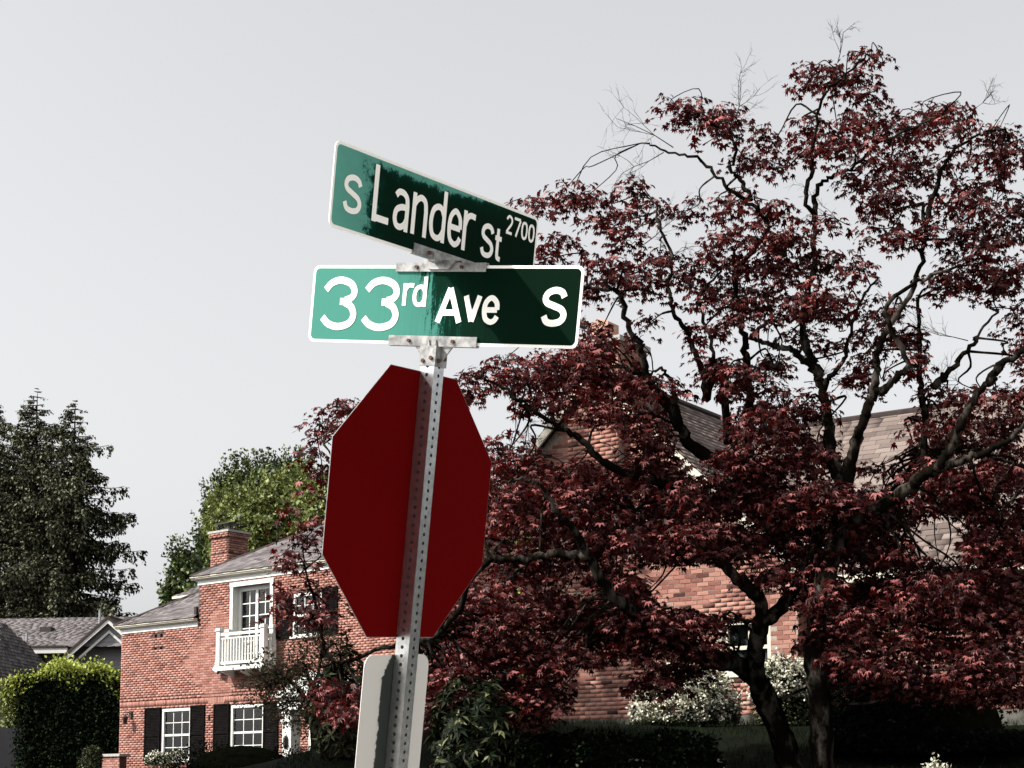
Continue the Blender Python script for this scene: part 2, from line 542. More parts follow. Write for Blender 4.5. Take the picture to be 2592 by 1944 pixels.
BV = np.array([(0, 0, 0), (1, 0, 0), (1, 1, 0), (0, 1, 0), (0, 0, 1), (1, 0, 1), (1, 1, 1), (0, 1, 1)], float)
BF = np.array([(0, 1, 5, 4), (1, 2, 6, 5), (3, 0, 4, 7), (4, 5, 6, 7), (0, 3, 2, 1)], int)


def pieces(name, many_name, mats, m, parent, key=None, limit=300):
    """mats: list of 4x4 placing a unit block. The first `limit` by key become objects, the rest one stuff mesh."""
    mats = np.array([np.array(a) for a in mats])
    c = mats[:, :3, 3] + 0.5 * mats[:, :3, 0]
    idx = np.argsort([key(p) for p in c], kind='stable') if key else np.arange(len(c))
    me = unit_block(name, m)
    for i in idx[:limit]:
        o = bpy.data.objects.new(name, me)
        o.parent = parent
        o.matrix_local = Matrix(mats[i].tolist())
        col.objects.link(o)
    rest = mats[idx[limit:]]
    if len(rest):
        h = np.concatenate([BV, np.ones((8, 1))], 1)
        V = np.einsum('nij,kj->nki', rest, h)[:, :, :3].reshape(-1, 3)
        F = (BF[None] + (np.arange(len(rest)) * 8)[:, None, None]).reshape(-1, 4)
        o = link(many_name, fast_mesh(many_name, V, F), m, parent)
        o['kind'] = 'stuff'


def bmat(origin, ex, ey, ez):
    M = np.eye(4)
    M[:3, 0], M[:3, 1], M[:3, 2], M[:3, 3] = ex, ey, ez, origin
    return M


def brick_courses(inside, s0, s1, z0, z1, y=0.0, L=0.205, Hh=0.0714, joint=0.011, proud=0.012, origin=(0, 0, 0), ex=(1, 0, 0), ey=(0, 1, 0)):
    """Running-bond bricks over a wall rectangle; inside(x0, x1, z0, z1) says whether a brick stands there."""
    out = []
    ex, ey, origin = np.array(ex, float), np.array(ey, float), np.array(origin, float)
    k = 0
    z = z0
    while z + Hh <= z1 + 1e-6:
        x = s0 - (L * 0.5 if k % 2 else 0)
        while x < s1:
            a, b = max(x, s0), min(x + L, s1)
            if b - a > 0.05 and inside(a, b, z, z + Hh):
                p = proud + random.uniform(-0.3, 0.3) * proud
                dz = random.uniform(-.001, .001)
                out.append(bmat(origin + ex * (a + joint / 2) + ey * (y - p) + np.array([0, 0, z + joint / 2 + dz]), ex * (b - a - joint), ey * (p + 0.003), (0, 0, Hh - joint)))
            x += L
        z += Hh
        k += 1
    return out


def shingles(o, u, v, poly, W=0.30, E=0.145, thick=0.014):
    """Shingle tabs over the roof plane at o spanned by u (along eave) and v (up slope); poly in (u, v)."""
    o, u, v = np.array(o, float), np.array(u, float), np.array(v, float)
    nrm = np.cross(u, v)
    poly = np.array(poly)

    def ins(x, y):
        c = False
        j = len(poly) - 1
        for i in range(len(poly)):
            if (poly[i][1] > y) != (poly[j][1] > y) and x < (poly[j][0] - poly[i][0]) * (y - poly[i][1]) / (poly[j][1] - poly[i][1]) + poly[i][0]:
                c = not c
            j = i
        return c
    u0, u1 = poly[:, 0].min(), poly[:, 0].max()
    v0, v1 = poly[:, 1].min(), poly[:, 1].max()
    out = []
    y = v0
    while y < v1:
        x = u0 - random.uniform(0, W)
        while x < u1:
            w = W * random.uniform(.8, 1.15)
            a, b = max(x, u0), min(x + w, u1)
            if b - a > .04 and ins((a + b) / 2, y + E / 2):
                dy = random.uniform(-.006, .006)
                th = thick * random.uniform(.8, 1.3)
                vv = v * (E * 1.1) - nrm * (th * 0.9)      # each tab tilts down into the course above
                out.append(bmat(o + u * (a + .003) + v * (y + dy) + nrm * th, u * (b - a - .006), -nrm * th, vv))
            x += w
        y += E
    return out


def window(H, s0, s1, z0, z1, cols, rows, y=0.06, fr=0.09, blind=0.0, curtain=None, meeting=True, paint='white', name='window', mun=0.022):
    """Sash window: frame part with sill, muntin, blind and one pane sub-part per light."""
    m = MB()
    m.box(s0, s0 + fr, y - .05, y + .10, z0, z1)
    m.box(s1 - fr, s1, y - .05, y + .10, z0, z1)
    m.box(s0 + fr, s1 - fr, y - .05, y + .10, z1 - fr, z1)
    m.box(s0 + fr, s1 - fr, y - .05, y + .10, z0, z0 + fr * .6)
    f = m.build(name, MAT[paint], H)
    MB().box(s0 - .05, s1 + .05, y - .13, y - .051, z0 - .05, z0 + .012).build('sill', MAT[paint], f)
    a, b, c, d = s0 + fr, s1 - fr, z0 + fr * .6, z1 - fr
    mm = MB()
    zmid = (c + d) / 2
    if meeting:
        mm.box(a, b, y - .02, y + .04, zmid - .03, zmid + .03)
        spans = [(zmid + .03, d), (c, zmid - .03)]
    else:
        spans = [(c, d)]
    for (lo, hi) in spans:
        for i in range(1, cols):
            x = a + (b - a) * i / cols
            mm.box(x - mun / 2, x + mun / 2, y, y + .025, lo, hi)
        for j in range(1, rows):
            z = lo + (hi - lo) * j / rows
            mm.box(a, b, y + .002, y + .023, z - mun / 2, z + mun / 2)
        for i in range(cols):
            for j in range(rows):
                xa, xb = a + (b - a) * i / cols, a + (b - a) * (i + 1) / cols
                za, zb = lo + (hi - lo) * j / rows, lo + (hi - lo) * (j + 1) / rows
                MB().box(xa + .004, xb - .004, y + .008, y + .014, za + .004, zb - .004).build('pane', MAT['glass'], f)
    if mm.v:
        mm.build('muntin', MAT[paint], f)
    if blind:
        MB().box(a, b, y + .06, y + .065, d - (d - c) * blind, d).build('blind', MAT['blind'], f)
    if curtain:
        cm = MB()
        for (ca, cb) in curtain:
            n = 10
            for i in range(n):
                xa, xb = a + (b - a) * (ca + (cb - ca) * i / n), a + (b - a) * (ca + (cb - ca) * (i + 1) / n)
                ya, yb = y + .10 + .03 * (i % 2), y + .10 + .03 * ((i + 1) % 2)
                cm.poly([(xa, ya, c), (xb, yb, c), (xb, yb, d), (xa, ya, d)])
        cm.build('curtain', MAT['curtain'], f)
    return f


def shutter(H, s0, s1, z0, z1, y=-0.013):
    m = MB()
    t = .05
    m.box(s0, s0 + t, y - .04, y, z0, z1).box(s1 - t, s1, y - .04, y, z0, z1)
    zm = (z0 + z1) / 2
    for a, b in ((z0, z0 + t * 1.3), (zm - t * .6, zm + t * .6), (z1 - t, z1)):
        m.box(s0 + t, s1 - t, y - .038, y - .002, a, b)
    o = m.build('shutter', MAT['shutter'], H)
    l = MB()
    z = z0 + t * 1.4
    while z < z1 - t - .03:
        if abs(z + .025 - zm) > .055:
            l.poly([(s0 + t, y - .034, z), (s1 - t, y - .034, z), (s1 - t, y - .006, z + .055), (s0 + t, y - .006, z + .055)])
        z += .045
    l.box(s0 + .02, s1 - .02, y - .004, y - .001, z0 + .02, z1 - .02)
    s = l.build('slats', MAT['shutter'], o)
    s['kind'] = 'stuff'
    return o


def eave(mbs, s0, s1, z_bot, z_top, over=0.16):
    """Frieze board and stepped gutter along the front."""
    fz, gt = mbs
    h = z_top - z_bot
    fz.box(s0, s1, -.035, .0, z_bot, z_bot + h * .52)
    fz.box(s0, s1, -.06, -.001, z_bot + h * .52, z_bot + h * .60)
    gt.box(s0 - over, s1, -over * .75, -.061, z_bot + h * .60, z_bot + h * .70)
    gt.box(s0 - over, s1, -over, -.03, z_bot + h * .702, z_bot + h * .86)
    gt.box(s0 - over - .02, s1, -over - .03, -.03, z_bot + h * .862, z_top)


# ------------------------------------------------------------------ left brick house
LA = R(40)
LH = empty('brick_house', (-9.3518, 48.8, 0), -LA)
tag(LH, 'red brick two storey house with white balcony and black shutters', 'house')
GL = 1.7     # ground level at its foot
SW, SM, SE = -3.54, 0.12, 9.6
Z1b, Z1t, Z2b, Z2t = 6.64, 6.88, 7.855, 8.10
holes_l = [(-1.50, -0.13, 2.70, 4.26), (1.63, 3.08, 2.70, 4.26), (1.70, 3.30, 5.30, 7.68), (4.20, 5.40, 6.07, 7.28), (5.7, 6.9, 2.0, 4.15)]
vents = [(-1.93, -1.81, 6.43, 6.53), (-1.66, -1.54, 6.43, 6.53), (-1.93, -1.81, 6.02, 6.12), (-1.66, -1.54, 6.02, 6.12)]
mw = MB()
wall_panel(mw, SW, SM, GL - .5, Z1t, [h for h in holes_l if h[1] < SM] + vents)
wall_panel(mw, SM, SE, GL - .5, Z2t, [h for h in holes_l if h[0] > SM])
for (x, z, d) in ((SW, Z1t, 6.5), (SM, Z2t, 8.0), (SE, Z2t, 8.0)):
    mw.poly([(x, 0, GL - .5), (x, 0, z), (x, d, z), (x, d, GL - .5)])
mw.poly([(SW, 8, GL - .5), (SE, 8, GL - .5), (SE, 8, Z2t), (SW, 8, Z2t)])
# rear block that shows over the wing roof
mw.poly([(-4.1, 2.7, GL), (SM, 2.7, GL), (SM, 2.7, Z2b), (-4.1, 2.7, Z2b)])
mw.poly([(-4.1, 2.7, GL), (-4.1, 2.7, Z2b), (-4.1, 8, Z2b), (-4.1, 8, GL)])
mw.build('wall', MAT['mortar'], LH)


def in_left(a, b, z0, z1):
    top = Z1b if b <= SM + .01 else Z2b
    if z1 > top + .005 or (a < SM < b and z1 > Z1b):
        return False
    if 4.335 < (z0 + z1) / 2 < 4.605:
        return False
    for h in holes_l:
        if a < h[1] - .01 and b > h[0] + .01 and z0 < h[3] - .01 and z1 > h[2] + .01:
            return False
    for h in vents:
        if a < h[1] - .01 and b > h[0] + .01 and h[2] < (z0 + z1) / 2 < h[3]:
            return False
    return True


bl = brick_courses(in_left, SW, SE, GL, Z2b + .05)
for k in range(int((SE - SW) / .071)):          # soldier course and the projecting course above it
    x = SW + k * .071
    bl.append(bmat((x + .005, -.014, 4.345), (.061, 0, 0), (0, .02, 0), (0, 0, .185)))
for k in range(int((SE - SW) / .205)):
    x = SW + k * .205
    bl.append(bmat((x + .005, -.035, 4.538), (.195, 0, 0), (0, .04, 0), (0, 0, .062)))
bl += brick_courses(lambda a, b, c, d: True, -4.1, SM, 6.9, Z2b, y=2.7)
pieces('brick', 'brickwork', bl, MAT['brick'], LH, key=lambda p: abs(p[0] - 1.0) + abs(p[2] - 5.6))

fz, gt = MB(), MB()
eave((fz, gt), SW, SM, Z1b, Z1t)
eave((fz, gt), SM - .03, SE, Z2b, Z2t)
for (sx, zb, zt, d) in ((SW, Z1b, Z1t, 6), (SM, Z2b, Z2t, 8)):
    gt.box(sx - .19, sx - .03, -.16, d, zb + (zt - zb) * .702, zt)
fz.box(-4.13, SM, 2.64, 2.70, Z2b, Z2b + .13)
gt.box(-4.3, SM, 2.5, 2.66, Z2b + .17, Z2t)
fz.build('frieze_board', MAT['white'], LH)
gt.build('gutter', MAT['cream'], LH)

PITCH = .585
cp = 1 / math.hypot(1, PITCH)
OV = .19
rf = MB()


def hip_front(s0, s1, y0, z0, t, wide_right=True):
    e = .0
    rf.poly([(s0, y0, z0), (s1, y0, z0), (s1, y0 + t, z0 + t * PITCH), (s0 + t, y0 + t, z0 + t * PITCH)])
    rf.poly([(s0, y0, z0), (s0 + t, y0 + t, z0 + t * PITCH), (s0, y0 + 2 * t, z0)])


hip_front(SW - OV, SM, -OV, Z1t, 3.2)
hip_front(SM - OV, SE + OV, -OV, Z2t, 4.2)
rf.poly([(SE + OV, -OV, Z2t), (SE + OV, 8.2, Z2t), (SE + OV - 4.2, 4.0, Z2t + 4.2 * PITCH)])
rf.poly([(SM - OV, 8.21, Z2t), (SM - OV + 4.2, 4.01, Z2t + 4.2 * PITCH), (SE + OV, 4.01, Z2t + 4.2 * PITCH), (SE + OV, 8.21, Z2t)])
hip_front(-4.1 - OV, SM + .3, 2.7 - OV, Z2t, 2.75)
roof = rf.build('roof', MAT['underlay'], LH)
sh = []
for (s0, s1, y0, z0, t) in ((SW - OV, SM, -OV - .02, Z1t, 3.2), (SM - OV, SE + OV, -OV - .02, Z2t, 4.2), (-4.1 - OV, SM + .3, 2.7 - OV, Z2t, 2.75)):
    h = math.hypot(t, t * PITCH)
    sh += shingles((s0, y0, z0 + .005), (1, 0, 0), (0, cp, cp * PITCH), [(0, 0), (s1 - s0, 0), (s1 - s0, h), (t, h)])
pieces('shingle', 'shingle_courses', sh, MAT['shingle'], roof, key=lambda p: abs(p[0] - 1.2) + 1.5 * abs(p[1]))
hc = MB()
for (s0, y0, z0, t) in ((SW - OV, -OV, Z1t, 3.2), (SM - OV, -OV, Z2t, 4.2)):
    hc.tube([(s0, y0, z0 + .02), (s0 + t, y0 + t, z0 + t * PITCH + .02)], [.05, .05], 6)
hc.build('hip_cap', MAT['dark_edge'], roof)
MB().box(.0, .11, -.08, .0, 7.0, 7.22).build('downspout_head', MAT['dark_edge'], LH)

# chimney with a stepped cap, against the left flank of the main block
ch = MB().box(-.82, -.02, 1.2, 1.98, 6.5, 9.62).build('chimney', MAT['mortar'], LH)
cb = []
for z0, z1, g in ((6.6, 9.0, 0), (9.0, 9.62, -.035)):
    cb += brick_courses(lambda a, b, c, d: True, -.82 - g * 0 + (.0 if z0 < 9 else .03), -.02 - (.0 if z0 < 9 else .03), z0, z1, y=1.2)
    cb += brick_courses(lambda a, b, c, d: True, 0, .78, z0, z1, origin=(-.02, 1.2, 0), ex=(0, 1, 0), ey=(-1, 0, 0))
cb += brick_courses(lambda a, b, c, d: True, -.86, .02, 9.48, 9.63, y=1.17, proud=.03)
cb += brick_courses(lambda a, b, c, d: True, 0, .84, 9.48, 9.63, origin=(.01, 1.17, 0), ex=(0, 1, 0), ey=(-1, 0, 0), proud=.03)
cb += brick_courses(lambda a, b, c, d: True, -.85, .01, 8.98, 9.05, y=1.18, proud=.03)
cb += brick_courses(lambda a, b, c, d: True, 0, .82, 8.98, 9.05, origin=(.0, 1.18, 0), ex=(0, 1, 0), ey=(-1, 0, 0), proud=.03)
pieces('brick', 'brickwork', cb, MAT['brick'], ch, limit=0)
MB().box(-.90, .06, 1.12, 2.06, 9.635, 9.70).build('cap_slab', MAT['concrete'], ch)
m = MB()
m.box(-.62, -.22, 1.4, 1.78, 9.70, 9.80).box(-.72, -.12, 1.3, 1.88, 9.93, 9.96)
for a in (-.6, -.26):
    for b in (1.42, 1.74):
        m.box(a, a + .03, b, b + .03, 9.80, 9.93)
m.build('rain_cap', MAT['iron'], ch)

window(LH, -1.50, -0.13, 2.70, 4.26, 3, 2, blind=.16, curtain=[(0.02, .12), (.36, .46)])
window(LH, 1.63, 3.08, 2.70, 4.26, 3, 2, blind=.18, curtain=[(0, .08)])
w = window(LH, 4.20, 5.40, 6.07, 7.28, 3, 2, blind=.3, curtain=[(0, .9)])
for s0, s1, z0, z1 in ((-2.27, -1.53, 2.62, 4.31), (-.12, .52, 2.62, 4.31), (.93, 1.61, 2.62, 4.31), (3.09, 3.70, 2.62, 4.31), (3.55, 4.17, 6.03, 7.35), (5.42, 6.02, 6.03, 7.35)):
    shutter(LH, s0, s1, z0, z1)
# juliet balcony with a recessed glazed door
dr = window(LH, 1.70, 3.30, 5.30, 7.68, 4, 6, y=.20, fr=.13, blind=.22, meeting=False, name='french_door', mun=.03)
MB().box(2.45, 2.55, .17, .25, 5.40, 7.55).build('door_stile', MAT['white'], dr)
m = MB()
m.box(1.58, 1.70, -.05, .02, 5.3, 7.72).box(3.30, 3.42, -.05, .02, 5.3, 7.72).box(1.56, 3.44, -.055, .02, 7.68, 7.80)
m.box(1.70, 1.705, -.04, .27, 5.3, 7.68)
m.build('door_casing', MAT['white'], LH)
bal = MB().box(1.50, 3.58, -.50, -.013, 5.22, 5.34).build('balcony', MAT['white'], LH)
for x in (1.52, 3.42):
    for nm, y0 in (('post', -.49), ('half_post', -.15)):
        q = MB().box(x, x + .15, y0, y0 + .13, 5.342, 6.36).box(x - .03, x + .18, y0 - .03, y0 + .16, 6.362, 6.41).box(x - .01, x + .16, y0 - .01, y0 + .14, 6.412, 6.45)
        q.box(x - .015, x + .165, y0 - .015, y0 + .145, 5.36, 5.47)
        q.build(nm, MAT['white'], bal)
MB().box(1.67, 3.42, -.46, -.39, 6.22, 6.30).box(1.67, 3.42, -.45, -.40, 6.12, 6.16).build('rail', MAT['white'], bal)
MB().box(1.67, 3.42, -.46, -.39, 5.40, 5.47).build('rail', MAT['white'], bal)
for i in range(14):
    x = 1.75 + i * 1.6 / 13
    MB().box(x - .02, x + .02, -.445, -.405, 5.472, 6.118).build('baluster', MAT['white'], bal)
for x in (1.53, 3.43):
    for i in range(2):
        y = -.32 + i * .1
        MB().box(x + .05, x + .09, y, y + .04, 5.342, 6.12).build('baluster', MAT['white'], bal)
    MB().box(x + .04, x + .10, -.36, -.15, 6.122, 6.20).build('rail', MAT['white'], bal)
for x in (1.75, 2.5, 3.25):
    MB().prism([(0, 5.218), (0, 5.05), (.06, 5.05), (.36, 5.16), (.36, 5.218)], -.04, .04, Matrix(((0, 1, 0, x), (-1, 0, 0, -.013), (0, 0, 1, 0), (0, 0, 0, 1)))).build('bracket', MAT['white'], bal)
Mfl = Matrix.Translation((1.28, -.16, 5.42)) @ Matrix.Rotation(R(28), 4, 'Y') @ Matrix.Rotation(R(-15), 4, 'X')
fl = MB().box(-.13, .13, -.04, .04, -.24, .24, Mfl).build('flood_light', MAT['iron'], LH)
MB().box(-.10, .10, -.046, -.041, -.21, .21, Mfl).build('lens', MAT['white'], fl)
MB().box(1.22, 1.55, -.12, -.013, 5.20, 5.24).build('light_arm', MAT['white'], LH)
for a, b, c, d in vents:
    MB().box(a + .002, b - .002, .06, .08, c + .002, d - .002).build('vent', MAT['iron'], LH)
lan = MB().box(-3.02, -2.90, -.06, -.013, 4.02, 4.24).build('wall_lantern', MAT['iron'], LH)
MB().tube([(-2.96, -.06, 4.17), (-2.96, -.2, 4.22), (-2.96, -.24, 4.12)], [.014] * 3, 6).build('arm', MAT['iron'], lan)
MB().tube([(-2.96, -.24, 3.84), (-2.96, -.24, 3.86), (-2.96, -.24, 4.02), (-2.96, -.24, 4.04), (-2.96, -.24, 4.12)], [.05, .06, .09, .11, .01], 8).build('lamp_shade', MAT['iron'], lan)
MB().box(.68, .73, -.05, -.014, 3.86, 4.0).build('shutter_dog', MAT['iron'], LH)
# white entrance porch
po = empty('portico')
po.parent = LH
for x in (5.12, 7.15):
    for y0 in (-1.15, -.19):
        m = MB().box(x, x + .34, y0, y0 + .18 if y0 > -.5 else y0 + .34, 1.3, 3.86)
        m.box(x - .04, x + .38, y0 - .04, (y0 + .175) if y0 > -.5 else y0 + .38, 3.62, 3.70).box(x - .05, x + .39, y0 - .05, (y0 + .176) if y0 > -.5 else y0 + .39, 3.862, 3.94)
        c_ = m.build('column', MAT['white'], po)
        if x < 6 and y0 < -.5:
            MB().tube([(x + .16, y0 - .02, 2.95), (x + .16, y0 - .03, 3.0), (x + .16, y0 - .03, 3.2), (x + .16, y0 - .02, 3.25)], [.05, .07, .07, .05], 8).build('letter_slot', MAT['iron'], c_)
MB().box(5.02, 7.59, -1.25, -.013, 3.945, 4.28).box(4.92, 7.69, -1.35, -.014, 4.282, 4.36).build('entablature', MAT['white'], po)
MB().prism([(4.92, 4.362), (7.69, 4.362), (6.3, 4.95)], -1.33, -.015).build('pediment', MAT['white'], po)
MB().box(5.72, 6.88, .05, .1, 2.0, 4.15).build('front_door', MAT['shutter'], LH)

# ------------------------------------------------------------------ right brick house
RA = R(35)
RH = empty('brick_house', (1.6672, 27.5, 0), -RA)
tag(RH, 'old brick house with front gable and tan shingle roof behind the red maple', 'house')
AP, APZ, SL = -.25, 8.83, .97         # gable apex and slope
EZ = 5.2
GW = 3.62                              # half width of the gable wall
FZ = 2.9
holes_r = [(2.05, 2.90, 3.55, 4.42), (.50, 1.38, 5.60, 6.85), (-1.88, -1.0, 5.60, 6.85), (-2.6, -1.2, 3.6, 4.5)]
mr = MB()
wall_panel(mr, AP - GW, AP + GW, FZ, EZ, [h for h in holes_r if h[3] < EZ])
hh = [h for h in holes_r if h[3] > EZ]
# gable field in vertical strips, so that the openings stay open
xs = sorted({AP - GW, AP, AP + GW, *[h[0] for h in hh], *[h[1] for h in hh]})
rz_ = lambda x: APZ - .10 - SL * abs(x - AP)
for a, b in zip(xs[:-1], xs[1:]):
    mid = (a + b) / 2
    hole = next((h for h in hh if h[0] < mid < h[1]), None)
    if hole:
        mr.poly([(a, 0, EZ), (b, 0, EZ), (b, 0, hole[2]), (a, 0, hole[2])])
        mr.poly([(a, 0, hole[3]), (b, 0, hole[3]), (b, 0, rz_(b)), (a, 0, rz_(a))])
        q = MB()
        wall_panel(mr, a, b, hole[2], hole[3], [hole])
    else:
        mr.poly([(a, 0, EZ), (b, 0, EZ), (b, 0, max(rz_(b), EZ)), (a, 0, max(rz_(a), EZ))])
for x in (AP - GW, AP + GW):
    mr.poly([(x, 0, FZ), (x, 0, EZ), (x, 7, EZ), (x, 7, FZ)])
mr.poly([(AP + GW, .8, FZ), (11, .8, FZ), (11, .8, EZ), (AP + GW, .8, EZ)])
mr.poly([(11, .8, FZ), (11, .8, EZ), (11, 3.76, 8.2), (11, 7, EZ), (11, 7, FZ)])
mr.poly([(AP - GW, 7.2, FZ), (11, 7.2, FZ), (11, 7.2, EZ), (AP - GW, 7.2, EZ)])
mr.build('wall', MAT['pale_mortar'], RH)
MB().box(AP - GW - .06, AP + GW + .06, -.06, .3, 1.6, FZ - .002).box(AP + GW + .061, 11.05, .74, 1.0, 1.6, FZ - .003).build('foundation', MAT['dark_concrete'], RH)


def in_right(a, b, z0, z1):
    if z1 > min(rz_(a), rz_(b)) - .05 and z1 > EZ - .02:
        return False
    for h in holes_r:
        if a < h[1] + .02 - .02 and b > h[0] and z0 < h[3] - .01 and z1 > h[2] + .01:
            return False
    return True


br = brick_courses(in_right, AP - GW, AP + GW, FZ, APZ, L=.215, Hh=.072, joint=.011, proud=.007)
br += brick_courses(lambda a, b, c, d: True, 0, .8, FZ, EZ, origin=(AP + GW, 0, 0), ex=(0, 1, 0), ey=(-1, 0, 0))
brw = brick_courses(lambda a, b, c, d: True, AP + GW + .02, 11, FZ, EZ, y=.8, L=.215, Hh=.072, joint=.012)


def seen_right(p):
    d = [abs(p[0] - c0) / w0 + abs(p[2] - c1) / h0 for c0, c1, w0, h0 in ((-.9, 7.4, .9, .5), (1.2, 5.0, 1.0, .6), (2.95, 4.1, .5, .7), (-1.1, 3.8, .7, .7))]
    return min(d)


pieces('brick', 'brickwork', br + brw, MAT['old_brick'], RH, key=seen_right)

# roofs
rr = MB()
GO = .22                                # rake overhang to the front
sl = 1 / math.hypot(1, SL)
hw = (APZ - EZ) / SL + .15
for sg in (-1, 1):
    rr.poly([(AP, -GO, APZ), (AP + sg * hw, -GO, APZ - SL * hw), (AP + sg * hw, 7.4, APZ - SL * hw), (AP, 7.4, APZ)][::sg])
P2, RY, RZ = .95, 3.76, 8.29
rr.poly([(.4, .35, RZ - P2 * (RY - .35)), (11.4, .35, RZ - P2 * (RY - .35)), (11.4, RY, RZ), (.4, RY, RZ)])
rr.poly([(-3.4, 7.3, RZ - P2 * (7.3 - RY)), (11.4, 7.3, RZ - P2 * (7.3 - RY)), (11.4, RY, RZ), (-3.4, RY, RZ)])
roof_r = rr.build('roof', MAT['underlay'], RH)
sg_l = []
L_sl = hw * math.hypot(1, SL)
sg_l += shingles((AP + hw, -GO, APZ - SL * hw), (0, 1, 0), (-sl, 0, sl * SL), [(0, 0), (5.0, 0), (5.0, L_sl), (0, L_sl)])
sg_l += shingles((AP - hw, 7.2, APZ - SL * hw), (0, -1, 0), (sl, 0, sl * SL), [(5.0, 0), (7.42, 0), (7.42, L_sl), (5.0, L_sl)])
c2 = 1 / math.hypot(1, P2)
y0 = .33
Lm = (RY - y0) / c2
z0 = RZ - P2 * (RY - y0)


def clip_main():
    # front slope, right of the valley with the gable roof
    pts = []
    for v in (0, Lm * .5, Lm):
        z = z0 + v * c2 * P2
        pts.append((AP + (APZ - z) / SL, v))
    return [(pts[0][0], 0), (11.4, 0), (11.4, Lm), (pts[2][0], Lm)]


pl = clip_main()
sg_m = shingles((0, y0, z0), (1, 0, 0), (0, c2, c2 * P2), pl)
pieces('shingle', 'shingle_courses', sg_l + sg_m, MAT['tan_shingle'], roof_r, key=lambda p: abs(p[0] - 4.6) + abs(p[2] - 7.2))
MB().tube([(AP, -GO, APZ + .02), (AP, 4.4, APZ + .02)], [.06, .06], 6).tube([(.5, RY, RZ + .02), (11.4, RY, RZ + .02)], [.06, .06], 6).build('ridge_cap', MAT['dark_edge'], roof_r)
rk = MB()
for sg in (-1, 1):
    a, b = (AP, APZ - .03), (AP + sg * hw, APZ - SL * hw - .03)
    d = .17
    rk.prism([a, b, (b[0], b[1] - d), (a[0], a[1] - d)][::-sg], -GO - .02, -GO + .02)
rk.build('rake_board', MAT['cream'], RH)
se = MB()
for sg in (-1, 1):
    a, b = (AP, APZ - .06), (AP + sg * hw, APZ - SL * hw - .06)
    se.prism([a, b, (b[0], b[1] - .03), (a[0], a[1] - .03)][::-sg], -GO + .021, .02)
se.build('soffit', MAT['dark_edge'], RH)
MB().box(AP + GW + .2, 11.4, .2, .34, z0 - .14, z0 - .01).build('gutter', MAT['cream'], RH)
for s0, s1, z0_, z1_, c_, r_ in ((2.05, 2.90, 3.55, 4.42, 2, 1), (.50, 1.38, 5.60, 6.85, 2, 2), (-1.88, -1.0, 5.60, 6.85, 2, 2), (-2.6, -1.2, 3.6, 4.5, 3, 1)):
    window(RH, s0, s1, z0_, z1_, c_, r_, y=.10, fr=.08, blind=.35 if z0_ > 5 else .0, curtain=[(.0, .5)] if z0_ < 5 else None, paint='cream')
# front chimney over the gable peak
CB = MB().box(-.76, .26, -.16, .75, EZ + .6, 9.24).build('chimney', MAT['pale_mortar'], RH)
cc = brick_courses(lambda a, b, c, d: True, -.76, .26, EZ + .6, 9.24, y=-.16, L=.215, Hh=.072)
cc += brick_courses(lambda a, b, c, d: True, 0, .91, 7.5, 9.24, origin=(.26, -.16, 0), ex=(0, 1, 0), ey=(-1, 0, 0), L=.215, Hh=.072)
pieces('brick', 'brickwork', cc, MAT['old_brick'], CB, key=lambda p: -p[2], limit=120)
MB().box(-.82, .32, -.22, .81, 9.243, 9.33).build('cap_slab', MAT['concrete'], CB)
MB().box(-.38, -.03, -.02, .33, 9.333, 9.66).prism([(-.38, 9.662), (-.03, 9.662), (-.205, 9.74)], -.02, .33).build('flue', MAT['clay'], CB)
MB().prism([(-.72, 9.70), (-.42, 9.70), (-.57, 9.78)], -.06, .3).box(-.70, -.67, .0, .03, 9.333, 9.70).box(-.47, -.44, .0, .03, 9.333, 9.70).build('rain_cap', MAT['iron'], CB)

# ------------------------------------------------------------------ grey neighbour house
NH = empty('grey_house', tuple(at(277, 1944, 62) * np.array([1, 1, 0])), R(-8))
tag(NH, 'grey sided house with white gable trim at the left edge behind the hedge', 'house')
nx0, nx1 = -6.5, 3.5
E2, P3 = 7.25, 8.35
mn = MB()
mn.box(nx0, nx1, .2, 7, 1.5, E2)
mn.prism([(-1.3, E2), (1.3, E2), (0, P3 - .18)], -.28, 3)
mn.build('wall', MAT['siding'], NH)
for z in np.arange(5.0, P3 - .35, .16):
    hwid = 3.3 if z < E2 - .1 else max(.05, (P3 - .3 - z) * 1.18)
    a, b = (nx0 + .05, nx1) if z < E2 - .1 else (-hwid, hwid)
    yy = .17 if z < E2 - .1 else -.31
    MB().poly([(a, yy - .012, z), (b, yy - .012, z), (b, yy + .01, z + .17), (a, yy + .01, z + .17)]).poly([(a, yy + .02, z), (b, yy + .02, z), (b, yy - .012, z), (a, yy - .012, z)]).build('siding_board', MAT['siding'], NH)
rn = MB()
rn.poly([(nx0 - .3, -.35, E2 - .05), (nx1 + .3, -.35, E2 - .05), (nx1 + .3, 4, E2 + 1.55), (nx0 - .3, 4, E2 + 1.55)])
rn.poly([(nx0 - .3, 7.4, E2), (nx0 - .3, 4, E2 + 1.55), (nx1 + .3, 4, E2 + 1.55), (nx1 + .3, 7.4, E2)])
for sg in (-1, 1):
    rn.poly([(0, -.5, P3), (sg * 1.7, -.5, P3 - 1.7 * .85), (sg * 1.7, 3.2, P3 - 1.7 * .85), (0, 3.2, P3)][::sg])
rfn = rn.build('roof', MAT['underlay'], NH)
ns = shingles((nx0 - .3, -.37, E2 - .03), (1, 0, 0), (0, .94, .345), [(0, 0), (10.6, 0), (10.6, 4.6), (0, 4.6)], W=.3, E=.16)
k_ = 1 / math.hypot(1, .85)
ns += shingles((-1.7, 3.2, P3 - 1.7 * .85 + .01), (0, -1, 0), (k_, 0, k_ * .85), [(0, 0), (3.7, 0), (3.7, 2.2), (0, 2.2)], W=.3, E=.16)
